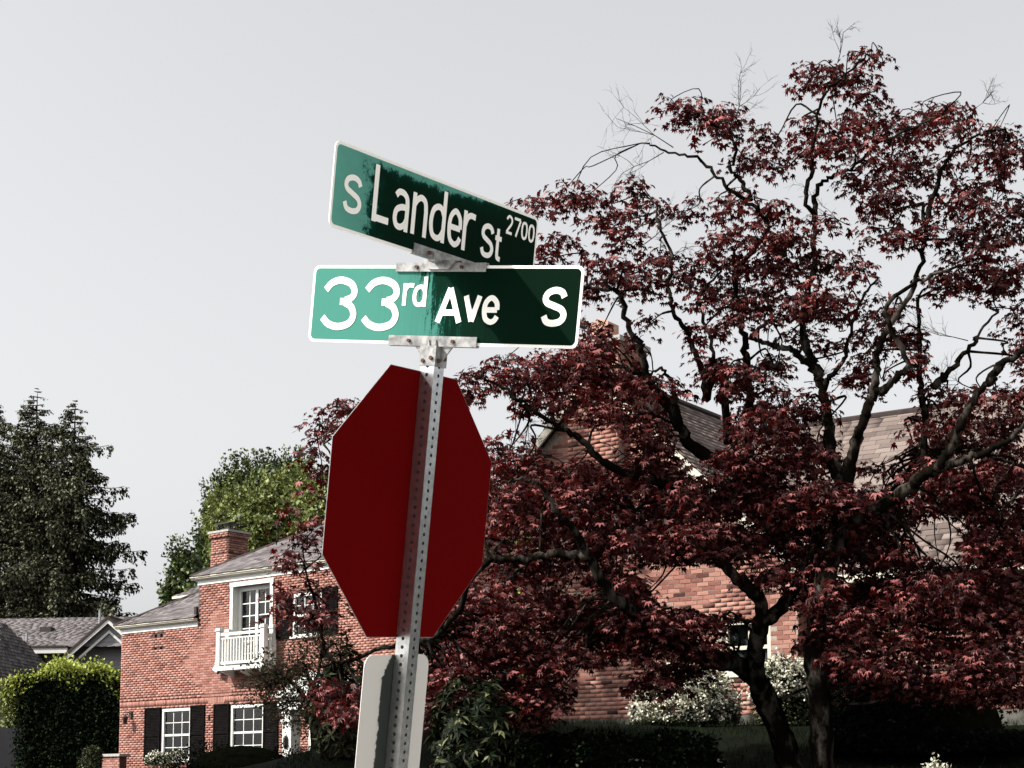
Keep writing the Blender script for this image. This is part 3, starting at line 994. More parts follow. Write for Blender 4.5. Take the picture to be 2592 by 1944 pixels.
pieces('shingle', 'shingle_courses', ns, MAT['shingle'], rfn, limit=60, key=lambda p: abs(p[0] + 1.5) + abs(p[1]))
for d0, th, yy, nm, mt in ((0.0, .12, -.56, 'rake_edge', 'dark_edge'), (.10, .17, -.53, 'rake_board', 'white'), (.52, .11, -.38, 'frieze_board', 'white')):
    q = MB()
    for sg in (-1, 1):
        a, b = (0, P3 - d0), (sg * 1.68, P3 - d0 - 1.68 * .85)
        q.prism([a, b, (b[0], b[1] - th), (a[0], a[1] - th)][::-sg], yy, yy + .06)
    q.build(nm, MAT[mt], NH)
MB().box(nx0 - .3, -1.6, -.46, -.36, E2 - .26, E2 - .06).build('fascia', MAT['white'], NH)
MB().box(nx0 - .3, -1.6, -.50, -.34, E2 - .055, E2 + .02).build('roof_edge', MAT['dark_edge'], NH)
MB().box(nx0, -1.4, .1, .19, E2 - .75, E2 - .58).build('frieze_board', MAT['white'], NH)
for (x, y, h, r) in ((-1.7, 2.9, .55, .05), (-6.3, .5, .35, .07), (-3.6, .45, .3, .05), (-5.6, .4, .3, .06)):
    z = E2 + (y + .35) * .365
    MB().tube([(x, y, z - .1), (x, y, z + h)], [r, r], 8).build('vent_pipe', MAT['lead'], NH)
MB().box(-3.7, -3.25, 1.8, 2.2, E2 + .6, E2 + .98).build('roof_vent', MAT['iron'], NH)
window(NH, -.9, .2, 5.2, 6.4, 2, 2, y=.08, fr=.09, paint='shutter')
window(NH, 1.2, 2.2, 5.2, 6.4, 2, 2, y=.08, fr=.09, paint='shutter')
# lower wing nearer the street, with a mossy roof
base = at(-95, 1944, 56)
NW = empty('grey_cottage', (base[0], base[1], 0), R(-6))
tag(NW, 'low grey house at left picture edge with leaf littered roof', 'house')
MB().box(-7, .6, 0, 8, 1.4, 5.6).build('wall', MAT['siding'], NW)
for z in np.arange(2.0, 5.5, .18):
    MB().poly([(-7, -.03, z), (.62, -.03, z), (.62, -.002, z + .19), (-7, -.002, z + .19)]).poly([(-7, .0, z), (.62, .0, z), (.62, -.03, z), (-7, -.03, z)]).build('siding_board', MAT['siding'], NW)
rw = MB()
rw.poly([(-7.4, -.5, 5.45), (1.0, -.5, 5.45), (-.6, 4.2, 7.95), (-7.4, 4.2, 7.95)]).poly([(-7.4, 8.6, 5.5), (-7.4, 4.2, 7.95), (-.6, 4.2, 7.95), (1.0, 8.6, 5.5)])
rw.poly([(1.0, -.5, 5.45), (1.0, 8.6, 5.5), (-.6, 4.2, 7.95)])
rwo = rw.build('roof', MAT['underlay'], NW)
k_ = 1 / math.hypot(4.7, 2.5)
pieces('shingle', 'shingle_courses', shingles((-7.4, -.52, 5.47), (1, 0, 0), (0, 4.7 * k_, 2.5 * k_), [(0, 0), (8.4, 0), (6.8, 5.3), (0, 5.3)], W=.3, E=.16) + shingles((1.02, 8.6, 5.48), (0, -1, 0), (-.539, 0, .842), [(0, 0), (9.1, 0), (4.4, 2.97)], W=.3, E=.16), MAT['shingle'], rwo, limit=60, key=lambda p: abs(p[0]) + abs(p[1] - 2))
n = 1500
a, b = rng.uniform(-5, -.6, n), np.clip(rng.normal(4.0, 1.6, n), .1, 5.2)
pp = np.stack([a, -.5 + b * 4.7 * k_, 5.50 + b * 2.5 * k_], 1)
lt = link('leaf_litter', scatter('leaf_litter', [(-.5, 0, 0), (.5, 0, 0), (.4, .8, .2), (-.4, .8, .1)], [(0, 1, 2, 3)], pp, unit(rng.normal(size=(n, 3)) * [1, 1, .3]), np.tile([0, -.47, .88], (n, 1)), rng.uniform(.04, .12, n)), MAT['moss'], rwo)
lt['kind'] = 'stuff'

# ------------------------------------------------------------------ sign post
LX, LY, BS, B3, BL = 0.0943, -0.1566, 1.003, -0.4991, 0.9902
v = np.array([LX, LY, 1.0]); v /= np.linalg.norm(v)


def axes(b):
    h = np.array([math.cos(b), math.sin(b), 0])
    h = h - v * (h @ v)
    h /= np.linalg.norm(h)
    return h, np.cross(v, h)             # second axis points away from the viewer's side


T0 = 1.685 / v[2]
foot = np.array([-0.338, 4.8606, 1.685]) - v * T0
h, aw = axes(BS)
SP = empty('street_sign_post')
SP.matrix_world = Matrix(((h[0], aw[0], v[0], foot[0]), (h[1], aw[1], v[1], foot[1]), (h[2], aw[2], v[2], foot[2]), (0, 0, 0, 1)))
tag(SP, 'leaning perforated steel post carrying two green street names and a red octagon', 'signpost')


def turn(b, z, off=0.0):
    return Matrix.Rotation(b - BS, 4, 'Z') @ Matrix.Translation((off, 0, 0)) if z is None else Matrix.Translation((0, 0, z)) @ Matrix.Rotation(b - BS, 4, 'Z') @ Matrix.Translation((off, 0, 0))


# perforated square tube: four faces, each a column of cells with an octagonal hole
HW, PIT_H, HR = .0240, .0254, .0056
NCELL = 115
pv, pf = [], []
oct_ = [(math.cos(2 * math.pi * (i + .5) / 8), math.sin(2 * math.pi * (i + .5) / 8)) for i in range(8)]
for face in range(4):
    Mf = Matrix.Rotation(face * math.pi / 2, 4, 'Z')
    for c_ in range(NCELL):
        zc = c_ * PIT_H + PIT_H / 2
        q = PIT_H / 2
        outer = [(HW, q * .414), (HW * .414, q), (-HW * .414, q), (-HW, q * .414), (-HW, -q * .414), (-HW * .414, -q), (HW * .414, -q), (HW, -q * .414)]
        b = len(pv)
        for (x, z) in outer + [(HW, q), (-HW, q), (-HW, -q), (HW, -q)]:
            pv.append(Mf @ Vector((x, -HW, zc + z)))
        for (x, z) in [(a * HR, c * HR) for a, c in ((math.cos(R(22.5 + 45 * i)), math.sin(R(22.5 + 45 * i))) for i in range(8))]:
            pv.append(Mf @ Vector((x, -HW, zc + z)))
        for (x, z) in [(a * HR, c * HR) for a, c in ((math.cos(R(22.5 + 45 * i)), math.sin(R(22.5 + 45 * i))) for i in range(8))]:
            pv.append(Mf @ Vector((x, -HW + .003, zc + z)))
        I, J = b + 12, b + 20
        for i in range(8):
            j = (i + 1) % 8
            pf.append((b + i, b + j, I + j, I + i)[::-1])
            pf.append((I + i, I + j, J + j, J + i)[::-1])
        for k_, (i, j) in zip((8, 9, 10, 11), ((0, 1), (2, 3), (4, 5), (6, 7))):
            pf.append((b + i, b + k_, b + j)[::-1])
me = bpy.data.meshes.new('post')
me.from_pydata([tuple(p) for p in pv], [], pf)
me.update()
post = link('post', me, MAT['galv'], SP)
MB().box(-HW + .0032, HW - .0032, -HW + .0032, HW - .0032, 0.0, NCELL * PIT_H - .002).build('tube_inside', MAT['hole'], post)


def rrect(w, hgt, r, n=6):
    out = []
    for cx_, cz_, a0 in ((w / 2 - r, hgt / 2 - r, 0), (-w / 2 + r, hgt / 2 - r, 90), (-w / 2 + r, -hgt / 2 + r, 180), (w / 2 - r, -hgt / 2 + r, 270)):
        for i in range(n + 1):
            a = R(a0 + 90 * i / n)
            out.append((cx_ + r * math.cos(a), cz_ + r * math.sin(a)))
    return out


# lettering: centre-line strokes in a 0..1 box per glyph (x scaled to the measured width, z to cap height)
def cr2(pts, n=5):
    return [tuple(p) for p in crom([(x, y) for x, y in pts], n)]


GLY = {
    'S': [cr2([(.90, .75), (.78, .88), (.50, .93), (.20, .86), (.09, .72), (.18, .60), (.48, .52), (.80, .43), (.92, .28), (.80, .13), (.50, .07), (.20, .11), (.07, .26)])],
    '3': [cr2([(.10, .75), (.26, .88), (.52, .93), (.80, .86), (.90, .72), (.83, .61), (.66, .56)]) , [(.52, .535), (.70, .535)], cr2([(.66, .52), (.84, .44), (.92, .29), (.82, .14), (.52, .07), (.24, .12), (.06, .24)])],
    'L': [[(.12, 1.0), (.12, 0.0)], [(.12, .075), (.98, .075)]],
    'a': [cr2([(.10, .80), (.28, .90), (.58, .90), (.80, .80), (.86, .62)]) + [(.86, 0)], cr2([(.86, .57), (.50, .56), (.18, .46), (.10, .27), (.22, .11), (.48, .08), (.72, .16), (.86, .30)])],
    'n': [[(.12, 1.0), (.12, 0)], cr2([(.12, .70), (.30, .85), (.55, .92), (.80, .84), (.88, .62)]) + [(.88, 0)]],
    'd': [[(.88, 1.0), (.88, 0)], cr2([(.88, .50), (.70, .64), (.46, .66), (.20, .57), (.10, .35), (.20, .13), (.46, .06), (.70, .10), (.88, .24)])],
    'e': [[(.10, .50), (.90, .50)], cr2([(.90, .50), (.84, .76), (.52, .92), (.20, .78), (.10, .50), (.20, .20), (.52, .08), (.78, .14), (.92, .28)])],
    'r': [[(.16, 1.0), (.16, 0)], cr2([(.16, .62), (.32, .82), (.58, .91), (.98, .90)])],
    't': [[(.42, 1.0), (.42, .24)] , cr2([(.42, .25), (.50, .10), (.92, .07)]), [(.02, .70), (.95, .70)]],
    'A': [[(.08, 0), (.50, .97)], [(.50, .97), (.92, 0)], [(.22, .28), (.78, .28)]],
    'v': [[(.10, 1.0), (.50, .06)], [(.50, .06), (.90, 1.0)]],
    '2': [cr2([(.08, .74), (.22, .87), (.50, .93), (.80, .85), (.90, .70), (.78, .53), (.40, .28), (.10, .08)]), [(.04, .065), (.97, .065)]],
    '7': [[(.02, .93), (.93, .93)], [(.93, .90), (.35, 0)]],
    '0': [cr2([(.50, .93), (.80, .82), (.90, .50), (.80, .18), (.50, .07), (.20, .18), (.10, .50), (.20, .82), (.50, .93)])],
}


def lettering(specs, wd):
    out = []
    for g, x0, x1, z0, z1, w in specs:
        m = MB()
        out.append(m)
        lay = 0
        for st in GLY[g]:
            lay += 1
            y = -.0031 - .00012 * (lay % 5)
            p = [np.array((x0 + a * (x1 - x0), z0 + b * (z1 - z0))) for a, b in st]
            q = [p[0]]
            for k in p[1:]:
                if np.linalg.norm(k - q[-1]) > 1e-5:
                    q.append(k)
            p = q
            L_, R_ = [], []
            for i in range(len(p)):
                t0 = p[i] - p[i - 1] if i else p[1] - p[0]
                t1 = p[i + 1] - p[i] if i < len(p) - 1 else t0
                t0, t1 = t0 / np.linalg.norm(t0), t1 / np.linalg.norm(t1)
                t = t0 + t1
                t /= np.linalg.norm(t) + 1e-9
                nrm = np.array((-t[1], t[0]))
                k = min(1.6, 1 / max(.3, float(nrm @ np.array((-t0[1], t0[0])))))
                L_.append(p[i] + nrm * w / 2 * k)
                R_.append(p[i] - nrm * w / 2 * k)
            for i in range(len(p) - 1):
                m.poly([(R_[i][0], y, R_[i][1]), (R_[i + 1][0], y, R_[i + 1][1]), (L_[i + 1][0], y, L_[i + 1][1]), (L_[i][0], y, L_[i][1])])
    return out


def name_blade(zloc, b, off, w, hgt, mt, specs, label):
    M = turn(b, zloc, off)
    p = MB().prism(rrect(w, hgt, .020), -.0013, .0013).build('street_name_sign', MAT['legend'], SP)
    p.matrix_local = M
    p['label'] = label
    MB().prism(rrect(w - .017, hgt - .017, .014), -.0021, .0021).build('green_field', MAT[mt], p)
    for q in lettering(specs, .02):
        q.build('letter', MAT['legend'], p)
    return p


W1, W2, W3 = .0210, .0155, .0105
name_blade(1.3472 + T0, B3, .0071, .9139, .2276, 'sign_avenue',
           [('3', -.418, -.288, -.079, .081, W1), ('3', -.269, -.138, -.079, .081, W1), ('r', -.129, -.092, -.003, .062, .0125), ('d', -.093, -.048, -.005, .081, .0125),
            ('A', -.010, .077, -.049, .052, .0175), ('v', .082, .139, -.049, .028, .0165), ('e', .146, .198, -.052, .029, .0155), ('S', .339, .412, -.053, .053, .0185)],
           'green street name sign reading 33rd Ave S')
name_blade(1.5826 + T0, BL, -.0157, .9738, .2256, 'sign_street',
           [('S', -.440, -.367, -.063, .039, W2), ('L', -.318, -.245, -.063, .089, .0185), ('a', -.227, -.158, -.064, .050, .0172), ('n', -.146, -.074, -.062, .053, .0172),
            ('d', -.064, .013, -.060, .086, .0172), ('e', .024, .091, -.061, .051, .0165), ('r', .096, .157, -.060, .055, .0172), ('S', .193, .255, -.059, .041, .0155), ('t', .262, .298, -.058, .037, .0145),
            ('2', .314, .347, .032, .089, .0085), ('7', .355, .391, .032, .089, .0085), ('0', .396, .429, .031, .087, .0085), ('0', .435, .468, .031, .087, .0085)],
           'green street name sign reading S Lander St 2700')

# stop sign seen from behind
r_ = .7721 / 2
k_ = r_ * math.tan(math.pi / 8)
octp = [(k_, -r_), (r_, -k_), (r_, k_), (k_, r_), (-k_, r_), (-r_, k_), (-r_, -k_), (-k_, -r_)]
st = MB().prism(octp, -.001, .001).build('stop_sign', MAT['bright_galv'], SP)
st.location = (-.002, .0262, .7688 + T0)
st['label'] = 'dark red back of the octagonal stop sign'
sc_ = .9965
MB().prism([(a * sc_, b * sc_) for a, b in octp], -.0016, .0016).build('red_face', MAT['red'], st)
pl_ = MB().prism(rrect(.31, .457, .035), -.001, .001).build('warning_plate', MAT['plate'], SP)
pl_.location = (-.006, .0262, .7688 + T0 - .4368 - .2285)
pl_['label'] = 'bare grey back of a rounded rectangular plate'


def bolt(parent, x, y, z, axis='Y', r=.0055, m='rust'):
    mb = MB()
    pts = [(x, y, z), (x, y - .006, z)]
    if axis == 'X':
        pts = [(x, y, z), (x + .006, y, z)]
    mb.tube(pts, [r, r], 6)
    return mb.build('bolt', MAT[m], parent)


def channel(zloc, b, off, s0, s1, z0, z1):
    M = turn(b, zloc, off)
    m = MB()
    m.box(s0, s1, -.0085, -.0045, z0, z1).box(s0, s1, .0045, .0085, z0, z1)
    m.box(s0, s1, -.0044, .0044, z0, z0 + .003) if z0 < 0 else m.box(s0, s1, -.0044, .0044, z1 - .003, z1)
    o = m.build('bracket', MAT['bright_galv'], SP)
    o.matrix_local = M
    for f in (.24, .74):
        bolt(o, s0 + (s1 - s0) * f, -.0085, (z0 + z1) / 2)
    return o


lowb = channel(1.3472 + T0, B3, .0071, -.162, .138, -.1190, -.0895)
channel(1.3472 + T0, B3, .0071, -.158, .147, .0950, .1205)
channel(1.5826 + T0, BL, -.0157, -.128, .165, -.1140, -.0850)
zj = 1.3472 + T0 + .1205
m = MB().prism([(-.055, zj + .006), (.055, zj + .006), (.035, zj - .02), (-.035, zj - .02)], -.016, .016, Matrix.Rotation(B3 - BS, 4, 'Z'))
m.prism([(-.05, zj - .004), (.05, zj - .004), (.06, zj + .022), (-.06, zj + .022)], -.012, .012, Matrix.Rotation(BL - BS, 4, 'Z'))
m.build('cross_hub', MAT['bright_galv'], SP)
zt = 1.3472 + T0 - .119
cap_ = MB().box(-.0285, .0285, -.0285, .0285, zt - .058, zt - .001)
for sg in (-1, 1):
    cap_.prism([(sg * .028, zt - .002), (sg * .062, zt - .002), (sg * .028, zt - .045)][::sg], -.003, .003, Matrix.Rotation(B3 - BS, 4, 'Z'))
for sg in (-1, 1):
    cap_.prism([(sg * .012 - .004, zt - .002), (sg * .012 + .004, zt - .002), (sg * .012, zt + .018)], -.0125, -.0087, Matrix.Rotation(B3 - BS, 4, 'Z'))
cp_ = cap_.build('post_cap', MAT['bright_galv'], SP)
for q in ((-.0145, zt - .042), (.0145, zt - .034)):
    bolt(cp_, q[0], -.0285, q[1], r=.006)
for q in ((-.014, zt - .036), (.014, zt - .044)):
    MB().tube([(-.0285, q[0], q[1]), (-.034, q[0], q[1])], [.006, .006], 6).build('bolt', MAT['rust'], cp_)

# ------------------------------------------------------------------ red maple
MY = 18.5
K = 2592 / 2212.0


def fpt(x, y): return x * K, y * K
def r1t(x, y): return 1240 + x / 1.636, 80 + y / 1.636
def rg2(x, y): return 1140 + x / 2.766, 750 + y / 2.766
def rg3(x, y): return 1800 + x / 2.552, 850 + y / 2.552
def rg4(x, y): return 1140 + x / 2.576, 1300 + y / 2.576
def rg5(x, y): return 1792 + x / 2.765, 1344 + y / 2.765


tree = empty('red_maple', (at(2078, 1944, MY)[0], MY, gz(3.5, MY)))
tag(tree, 'large dark red leaved maple with many crooked grey limbs', 'tree')
t_inv = -np.array(tree.location)
nodes = []                              # limb points the twigs can start from


def limb(name, pts, ys, r0, r1, parent=tree, k=8):
    P = [at(x, y, MY - .5 + dy) for (x, y), dy in zip(pts, ys)]
    c = crom(P, 6)
    n = len(c)
    rr_ = [(r0 + (r1 - r0) * (i / (n - 1)) ** .8) * random.uniform(.88, 1.14) for i in range(n)]
    c = [p + rng.normal(0, .012, 3) for p in c]
    c[0] = P[0]
    nodes.extend([(p, rr_[i]) for i, p in enumerate(c) if i > 2])
    m = MB().tube([p + t_inv for p in c], rr_, k)
    return m.build(name, MAT['bark'], parent, smooth=True)


LIMBS = [
    # right trunk and its two forks
    ('trunk', [(2082, 2010), (2080, 1900), (2076, 1760), (2062, 1640), rg3(760, 1480), rg3(830, 1300), rg3(865, 1120)], [0, 0, 0, 0, 0, 0, 0], .13, .105),
    ('trunk', [(2010, 2000), (1985, 1880), (1940, 1790), (1915, 1720), (1912, 1640), (1928, 1560), (1915, 1505), rg5(200, 330), rg5(60, 190), rg4(1650, 280), rg4(1540, 120), rg2(1480, 1400), rg2(1400, 1300), rg2(1330, 1200)], [.9, .9, .8, .6, .3, 0, -.2, -.3, -.2, .1, .4, .8, 1.0, 1.2], .15, .012),
    ('branch', [(1985, 1880), (1900, 1700), rg4(1600, 925), rg4(1450, 800), rg4(1300, 700), rg4(1130, 600), rg4(1000, 470), rg4(900, 280), rg4(790, 90), rg2(770, 1150 + 380), rg2(640, 1330), rg2(560, 1290)], [.9, .7, .3, 0, -.4, -.7, -.9, -1.1, -1.3, -1.4, -1.5, -1.5], .13, .008),
    ('branch', [rg5(420, 620), rg5(560, 480), rg5(650, 330), rg3(700, 1280), rg3(560, 1180), rg3(420, 1030), rg3(330, 900)], [0, .2, .3, .4, .5, .6, .8], .08, .03),
    ('branch', [rg3(865, 1120), rg3(890, 900), rg3(920, 740), rg3(975, 580), rg3(1020, 450), rg3(1055, 350), rg3(1068, 200), rg3(1085, 50), r1t(1760, 1050), r1t(1800, 860), r1t(1790, 730)], [0, -.1, -.2, -.3, -.3, -.3, -.3, -.3, -.2, 0, .1], .08, .018),
    ('branch', [rg3(1055, 370), rg3(1140, 325), rg3(1210, 250), rg3(1270, 170), r1t(1640, 1160), r1t(1740, 1060), r1t(1850, 1000), r1t(1990, 960)], [-.3, -.4, -.5, -.6, -.7, -.8, -.9, -1.0], .05, .012),
    ('branch', [rg3(870, 1010), rg3(790, 800), rg3(758, 600), rg3(745, 450), rg3(715, 330), rg3(680, 210), rg3(610, 60), r1t(1310, 1290), r1t(1290, 1180), r1t(1340, 1000), r1t(1340, 880), r1t(1345, 780), r1t(1308, 680), r1t(1335, 560), r1t(1345, 430), r1t(1385, 260), r1t(1460, 190), r1t(1560, 90)], [0, .2, .3, .4, .4, .4, .4, .4, .4, .3, .3, .3, .2, .2, .2, .1, .1, 0], .075, .010),
    ('branch', [rg3(700, 260), rg3(630, 190), rg3(540, 100), rg3(440, 70), rg3(340, 38), rg3(260, 0), r1t(1160, 1190), r1t(1145, 1100)], [.4, .4, .4, .4, .5, .6, .6, .6], .045, .018),
    ('branch', [rg3(720, 345), rg3(765, 270), rg3(830, 190), rg3(890, 40), r1t(1530, 1130), r1t(1600, 1020)], [.4, .3, .2, .1, 0, 0], .04, .012),
    ('branch', [rg3(860, 1200), rg3(1000, 1140), rg3(1200, 1040), rg3(1350, 920), rg3(1470, 840), rg3(1545, 730), rg3(1580, 640), rg3(1660, 480), rg3(1760, 330), rg3(1840, 270)], [0, -.3, -.6, -.9, -1.1, -1.2, -1.2, -1.2, -1.1, -1.0], .085, .03),
    ('branch', [rg3(1530, 835), rg3(1640, 800), rg3(1800, 740), rg3(1960, 640), rg3(2080, 520)], [-1.2, -1.3, -1.4, -1.5, -1.6], .05, .018),
    ('branch', [rg3(1800, 300), rg3(1840, 230), rg3(1890, 170), rg3(2010, 110), rg3(2140, 20)], [-1.0, -1.0, -1.0, -1.1, -1.2], .05, .025),
    ('branch', [rg3(1440, 330), rg3(1530, 240), rg3(1620, 130), rg3(1720, 20), r1t(2010, 1270), r1t(2100, 1160)], [.5, .5, .4, .3, .3, .2], .045, .012),
    ('branch', [rg3(1360, 900), rg3(1380, 600), rg3(1365, 400), rg3(1345, 250), rg3(1350, 100), r1t(1780, 1280), r1t(1770, 1100)], [.6, .6, .6, .6, .6, .6, .6], .05, .02),
    ('branch', [rg3(340, 1000), rg3(200, 900), rg2(1700, 1060), rg2(1620, 930), rg2(1500, 740), rg2(1420, 640), rg2(1375, 560), rg2(1350, 420), rg2(1310, 320), rg2(1230, 180), rg2(1205, 20), r1t(520, 1070), r1t(400, 1060)], [.7, .6, .5, .4, .3, .2, .2, .1, .1, 0, 0, -.1, -.2], .085, .016),
    ('branch', [rg2(1620, 920), rg2(1585, 800), rg2(1575, 700), rg2(1540, 590), rg2(1480, 510), rg2(1430, 530)], [.4, .5, .5, .6, .6, .7], .04, .012),
    ('branch', [rg2(1370, 550), rg2(1300, 510), rg2(1220, 420)], [.2, .2, .2], .025, .012),
    ('branch', [rg2(1400, 600), rg2(1320, 550), rg2(1220, 500)], [.2, .3, .3], .03, .016),
    ('branch', [rg3(110, 700), rg3(60, 200), rg2(1790, 740), rg2(1775, 560), rg2(1720, 410), rg2(1660, 280), rg2(1610, 180), rg2(1550, 60), r1t(740, 1050), r1t(750, 930), r1t(700, 800), r1t(690, 720)], [.6, .6, .6, .6, .5, .5, .4, .4, .4, .3, .2, .2], .05, .012),
    ('branch', [rg2(1780, 560), rg2(1840, 440), rg2(1810, 250), r1t(870, 1100), r1t(960, 1000)], [.6, .5, .4, .3, .2], .03, .012),
    ('branch', [rg3(250, 760), rg3(240, 260), rg3(215, 100), r1t(1060, 1290), r1t(1040, 1180), r1t(1020, 1000), r1t(1150, 830), r1t(1110, 740), r1t(1020, 670), r1t(930, 590), r1t(870, 530), r1t(740, 500), r1t(640, 460)], [.8, .8, .7, .7, .6, .5, .4, .3, .2, .2, .1, 0, 0], .05, .010),
    ('branch', [r1t(1080, 700), r1t(1040, 620), r1t(1000, 570), r1t(1020, 480), r1t(950, 400), r1t(880, 360)], [.3, .3, .3, .2, .2, .1], .028, .010),
    ('branch', [r1t(1345, 780), r1t(1350, 670), r1t(1400, 605), r1t(1480, 580), r1t(1600, 470), r1t(1750, 400), r1t(1880, 340)], [.3, .3, .2, .2, .1, .1, 0], .032, .010),
    ('branch', [r1t(1800, 800), r1t(1850, 640), r1t(1900, 520), r1t(2000, 440), r1t(2130, 400)], [0, -.1, -.2, -.2, -.3], .035, .010),
    ('branch', [rg2(1560, 1330), rg2(1380, 1280), rg2(1190, 1220), rg2(1000, 1100), rg2(890, 980), rg2(760, 920), rg2(620, 830), rg2(480, 740), rg2(400, 660), rg2(250, 580), rg2(140, 560)], [.2, .0, -.2, -.4, -.5, -.6, -.7, -.7, -.8, -.8, -.8], .055, .010),
    ('branch', [rg2(560, 1290), rg2(470, 1280), rg2(380, 1300), rg2(310, 1330)], [-1.5, -1.5, -1.5, -1.5], .015, .006),
    ('branch', [rg4(900, 280), rg4(700, 260), rg4(450, 300), rg4(200, 340), fpt(960, 1360), fpt(830, 1400), fpt(720, 1430), fpt(690, 1330), fpt(660, 1230)], [-1.1, -1.0, -.9, -.8, -.6, -.4, -.2, 0, 0], .05, .012),
    ('branch', [fpt(960, 1360), fpt(860, 1160), fpt(760, 1050), fpt(700, 960)], [-.6, -.5, -.5, -.5], .03, .010),
    ('branch', [rg3(330, 900), rg2(1620, 1380), rg2(1500, 1420), rg2(1300, 1480), rg2(1100, 1420)], [.8, .6, .5, .4, .3], .03, .012),
]
for name, pts, ys, r0, r1 in LIMBS:
    limb(name, pts, ys, r0, r1)

CL_T = [(1580, 90, 50, 45), (1350, 130, 55, 35), (1380, 190, 110, 45), (1520, 225, 100, 60), (1460, 150, 40, 30), (850, 340, 150, 70), (780, 300, 70, 30), (900, 400, 100, 40), (960, 360, 60, 60),
        (1130, 440, 65, 50), (1060, 520, 100, 40), (1180, 560, 60, 25), (620, 640, 90, 50), (280, 680, 110, 50), (200, 700, 90, 40), (380, 690, 90, 40), (470, 690, 50, 30),
        (640, 740, 130, 60), (810, 730, 90, 50), (480, 780, 80, 40), (280, 850, 100, 40), (560, 850, 90, 40), (230, 930, 60, 35), (1290, 400, 70, 60), (1440, 390, 110, 60), (1540, 380, 90, 60), (1350, 470, 110, 50),
        (1500, 480, 120, 50), (1470, 560, 90, 30), (1800, 350, 160, 60), (1900, 320, 90, 40), (1700, 430, 120, 60), (1850, 410, 100, 40), (1660, 360, 50, 30), (2100, 410, 120, 50), (2060, 480, 110, 40), (2180, 470, 60, 50),
        (2150, 560, 70, 30), (1800, 530, 150, 60), (1650, 560, 100, 40), (1950, 600, 120, 50), (1750, 600, 100, 40), (1600, 650, 100, 50), (1620, 710, 90, 40), (1700, 720, 80, 40), (2080, 680, 120, 60), (1950, 720, 120, 60),
        (1580, 800, 70, 35), (1700, 850, 130, 50), (1900, 800, 120, 60), (2050, 830, 130, 60), (2180, 760, 60, 80), (1980, 900, 150, 70), (2130, 950, 100, 70), (2000, 1020, 160, 80), (2120, 1060, 90, 70), (1880, 1050, 90, 50), (2180, 1180, 50, 60),
        (1000, 690, 60, 35), (960, 720, 70, 30), (1150, 690, 90, 30), (1170, 760, 80, 40), (1330, 790, 90, 40), (1000, 850, 100, 50), (1120, 850, 120, 50), (1230, 880, 120, 50), (900, 950, 130, 50), (1050, 940, 160, 60), (1250, 960, 150, 60),
        (1400, 950, 110, 50), (1500, 960, 60, 50), (500, 950, 120, 40), (600, 960, 120, 50), (540, 1010, 140, 40), (450, 1040, 70, 40), (640, 1060, 80, 40), (700, 920, 50, 40), (850, 1020, 90, 50), (900, 1110, 90, 50), (1050, 1050, 170, 60),
        (1200, 1080, 180, 70), (1350, 1090, 130, 60), (1450, 1130, 120, 60), (1080, 1150, 120, 50), (1270, 1170, 100, 40), (870, 1230, 60, 40), (960, 1200, 50, 40), (660, 1200, 70, 30), (600, 1270, 60, 40), (1300, 1250, 90, 40),
        (1430, 1300, 60, 25), (1500, 1400, 70, 50), (1600, 1300, 120, 100), (1700, 1250, 80, 80), (1620, 1420, 120, 70), (1760, 1370, 80, 60), (1650, 1150, 90, 60), (920, 1350, 100, 40), (1000, 1400, 90, 50), (1150, 1350, 80, 30),
        (1080, 1450, 110, 50), (1180, 1390, 40, 40), (60, 1350, 60, 30), (250, 1380, 140, 60), (400, 1290, 80, 60), (500, 1290, 60, 50), (150, 1430, 120, 50), (350, 1450, 150, 60), (560, 1450, 120, 50), (680, 1450, 100, 40), (1900, 1480, 100, 30), (2050, 1490, 100, 30)]
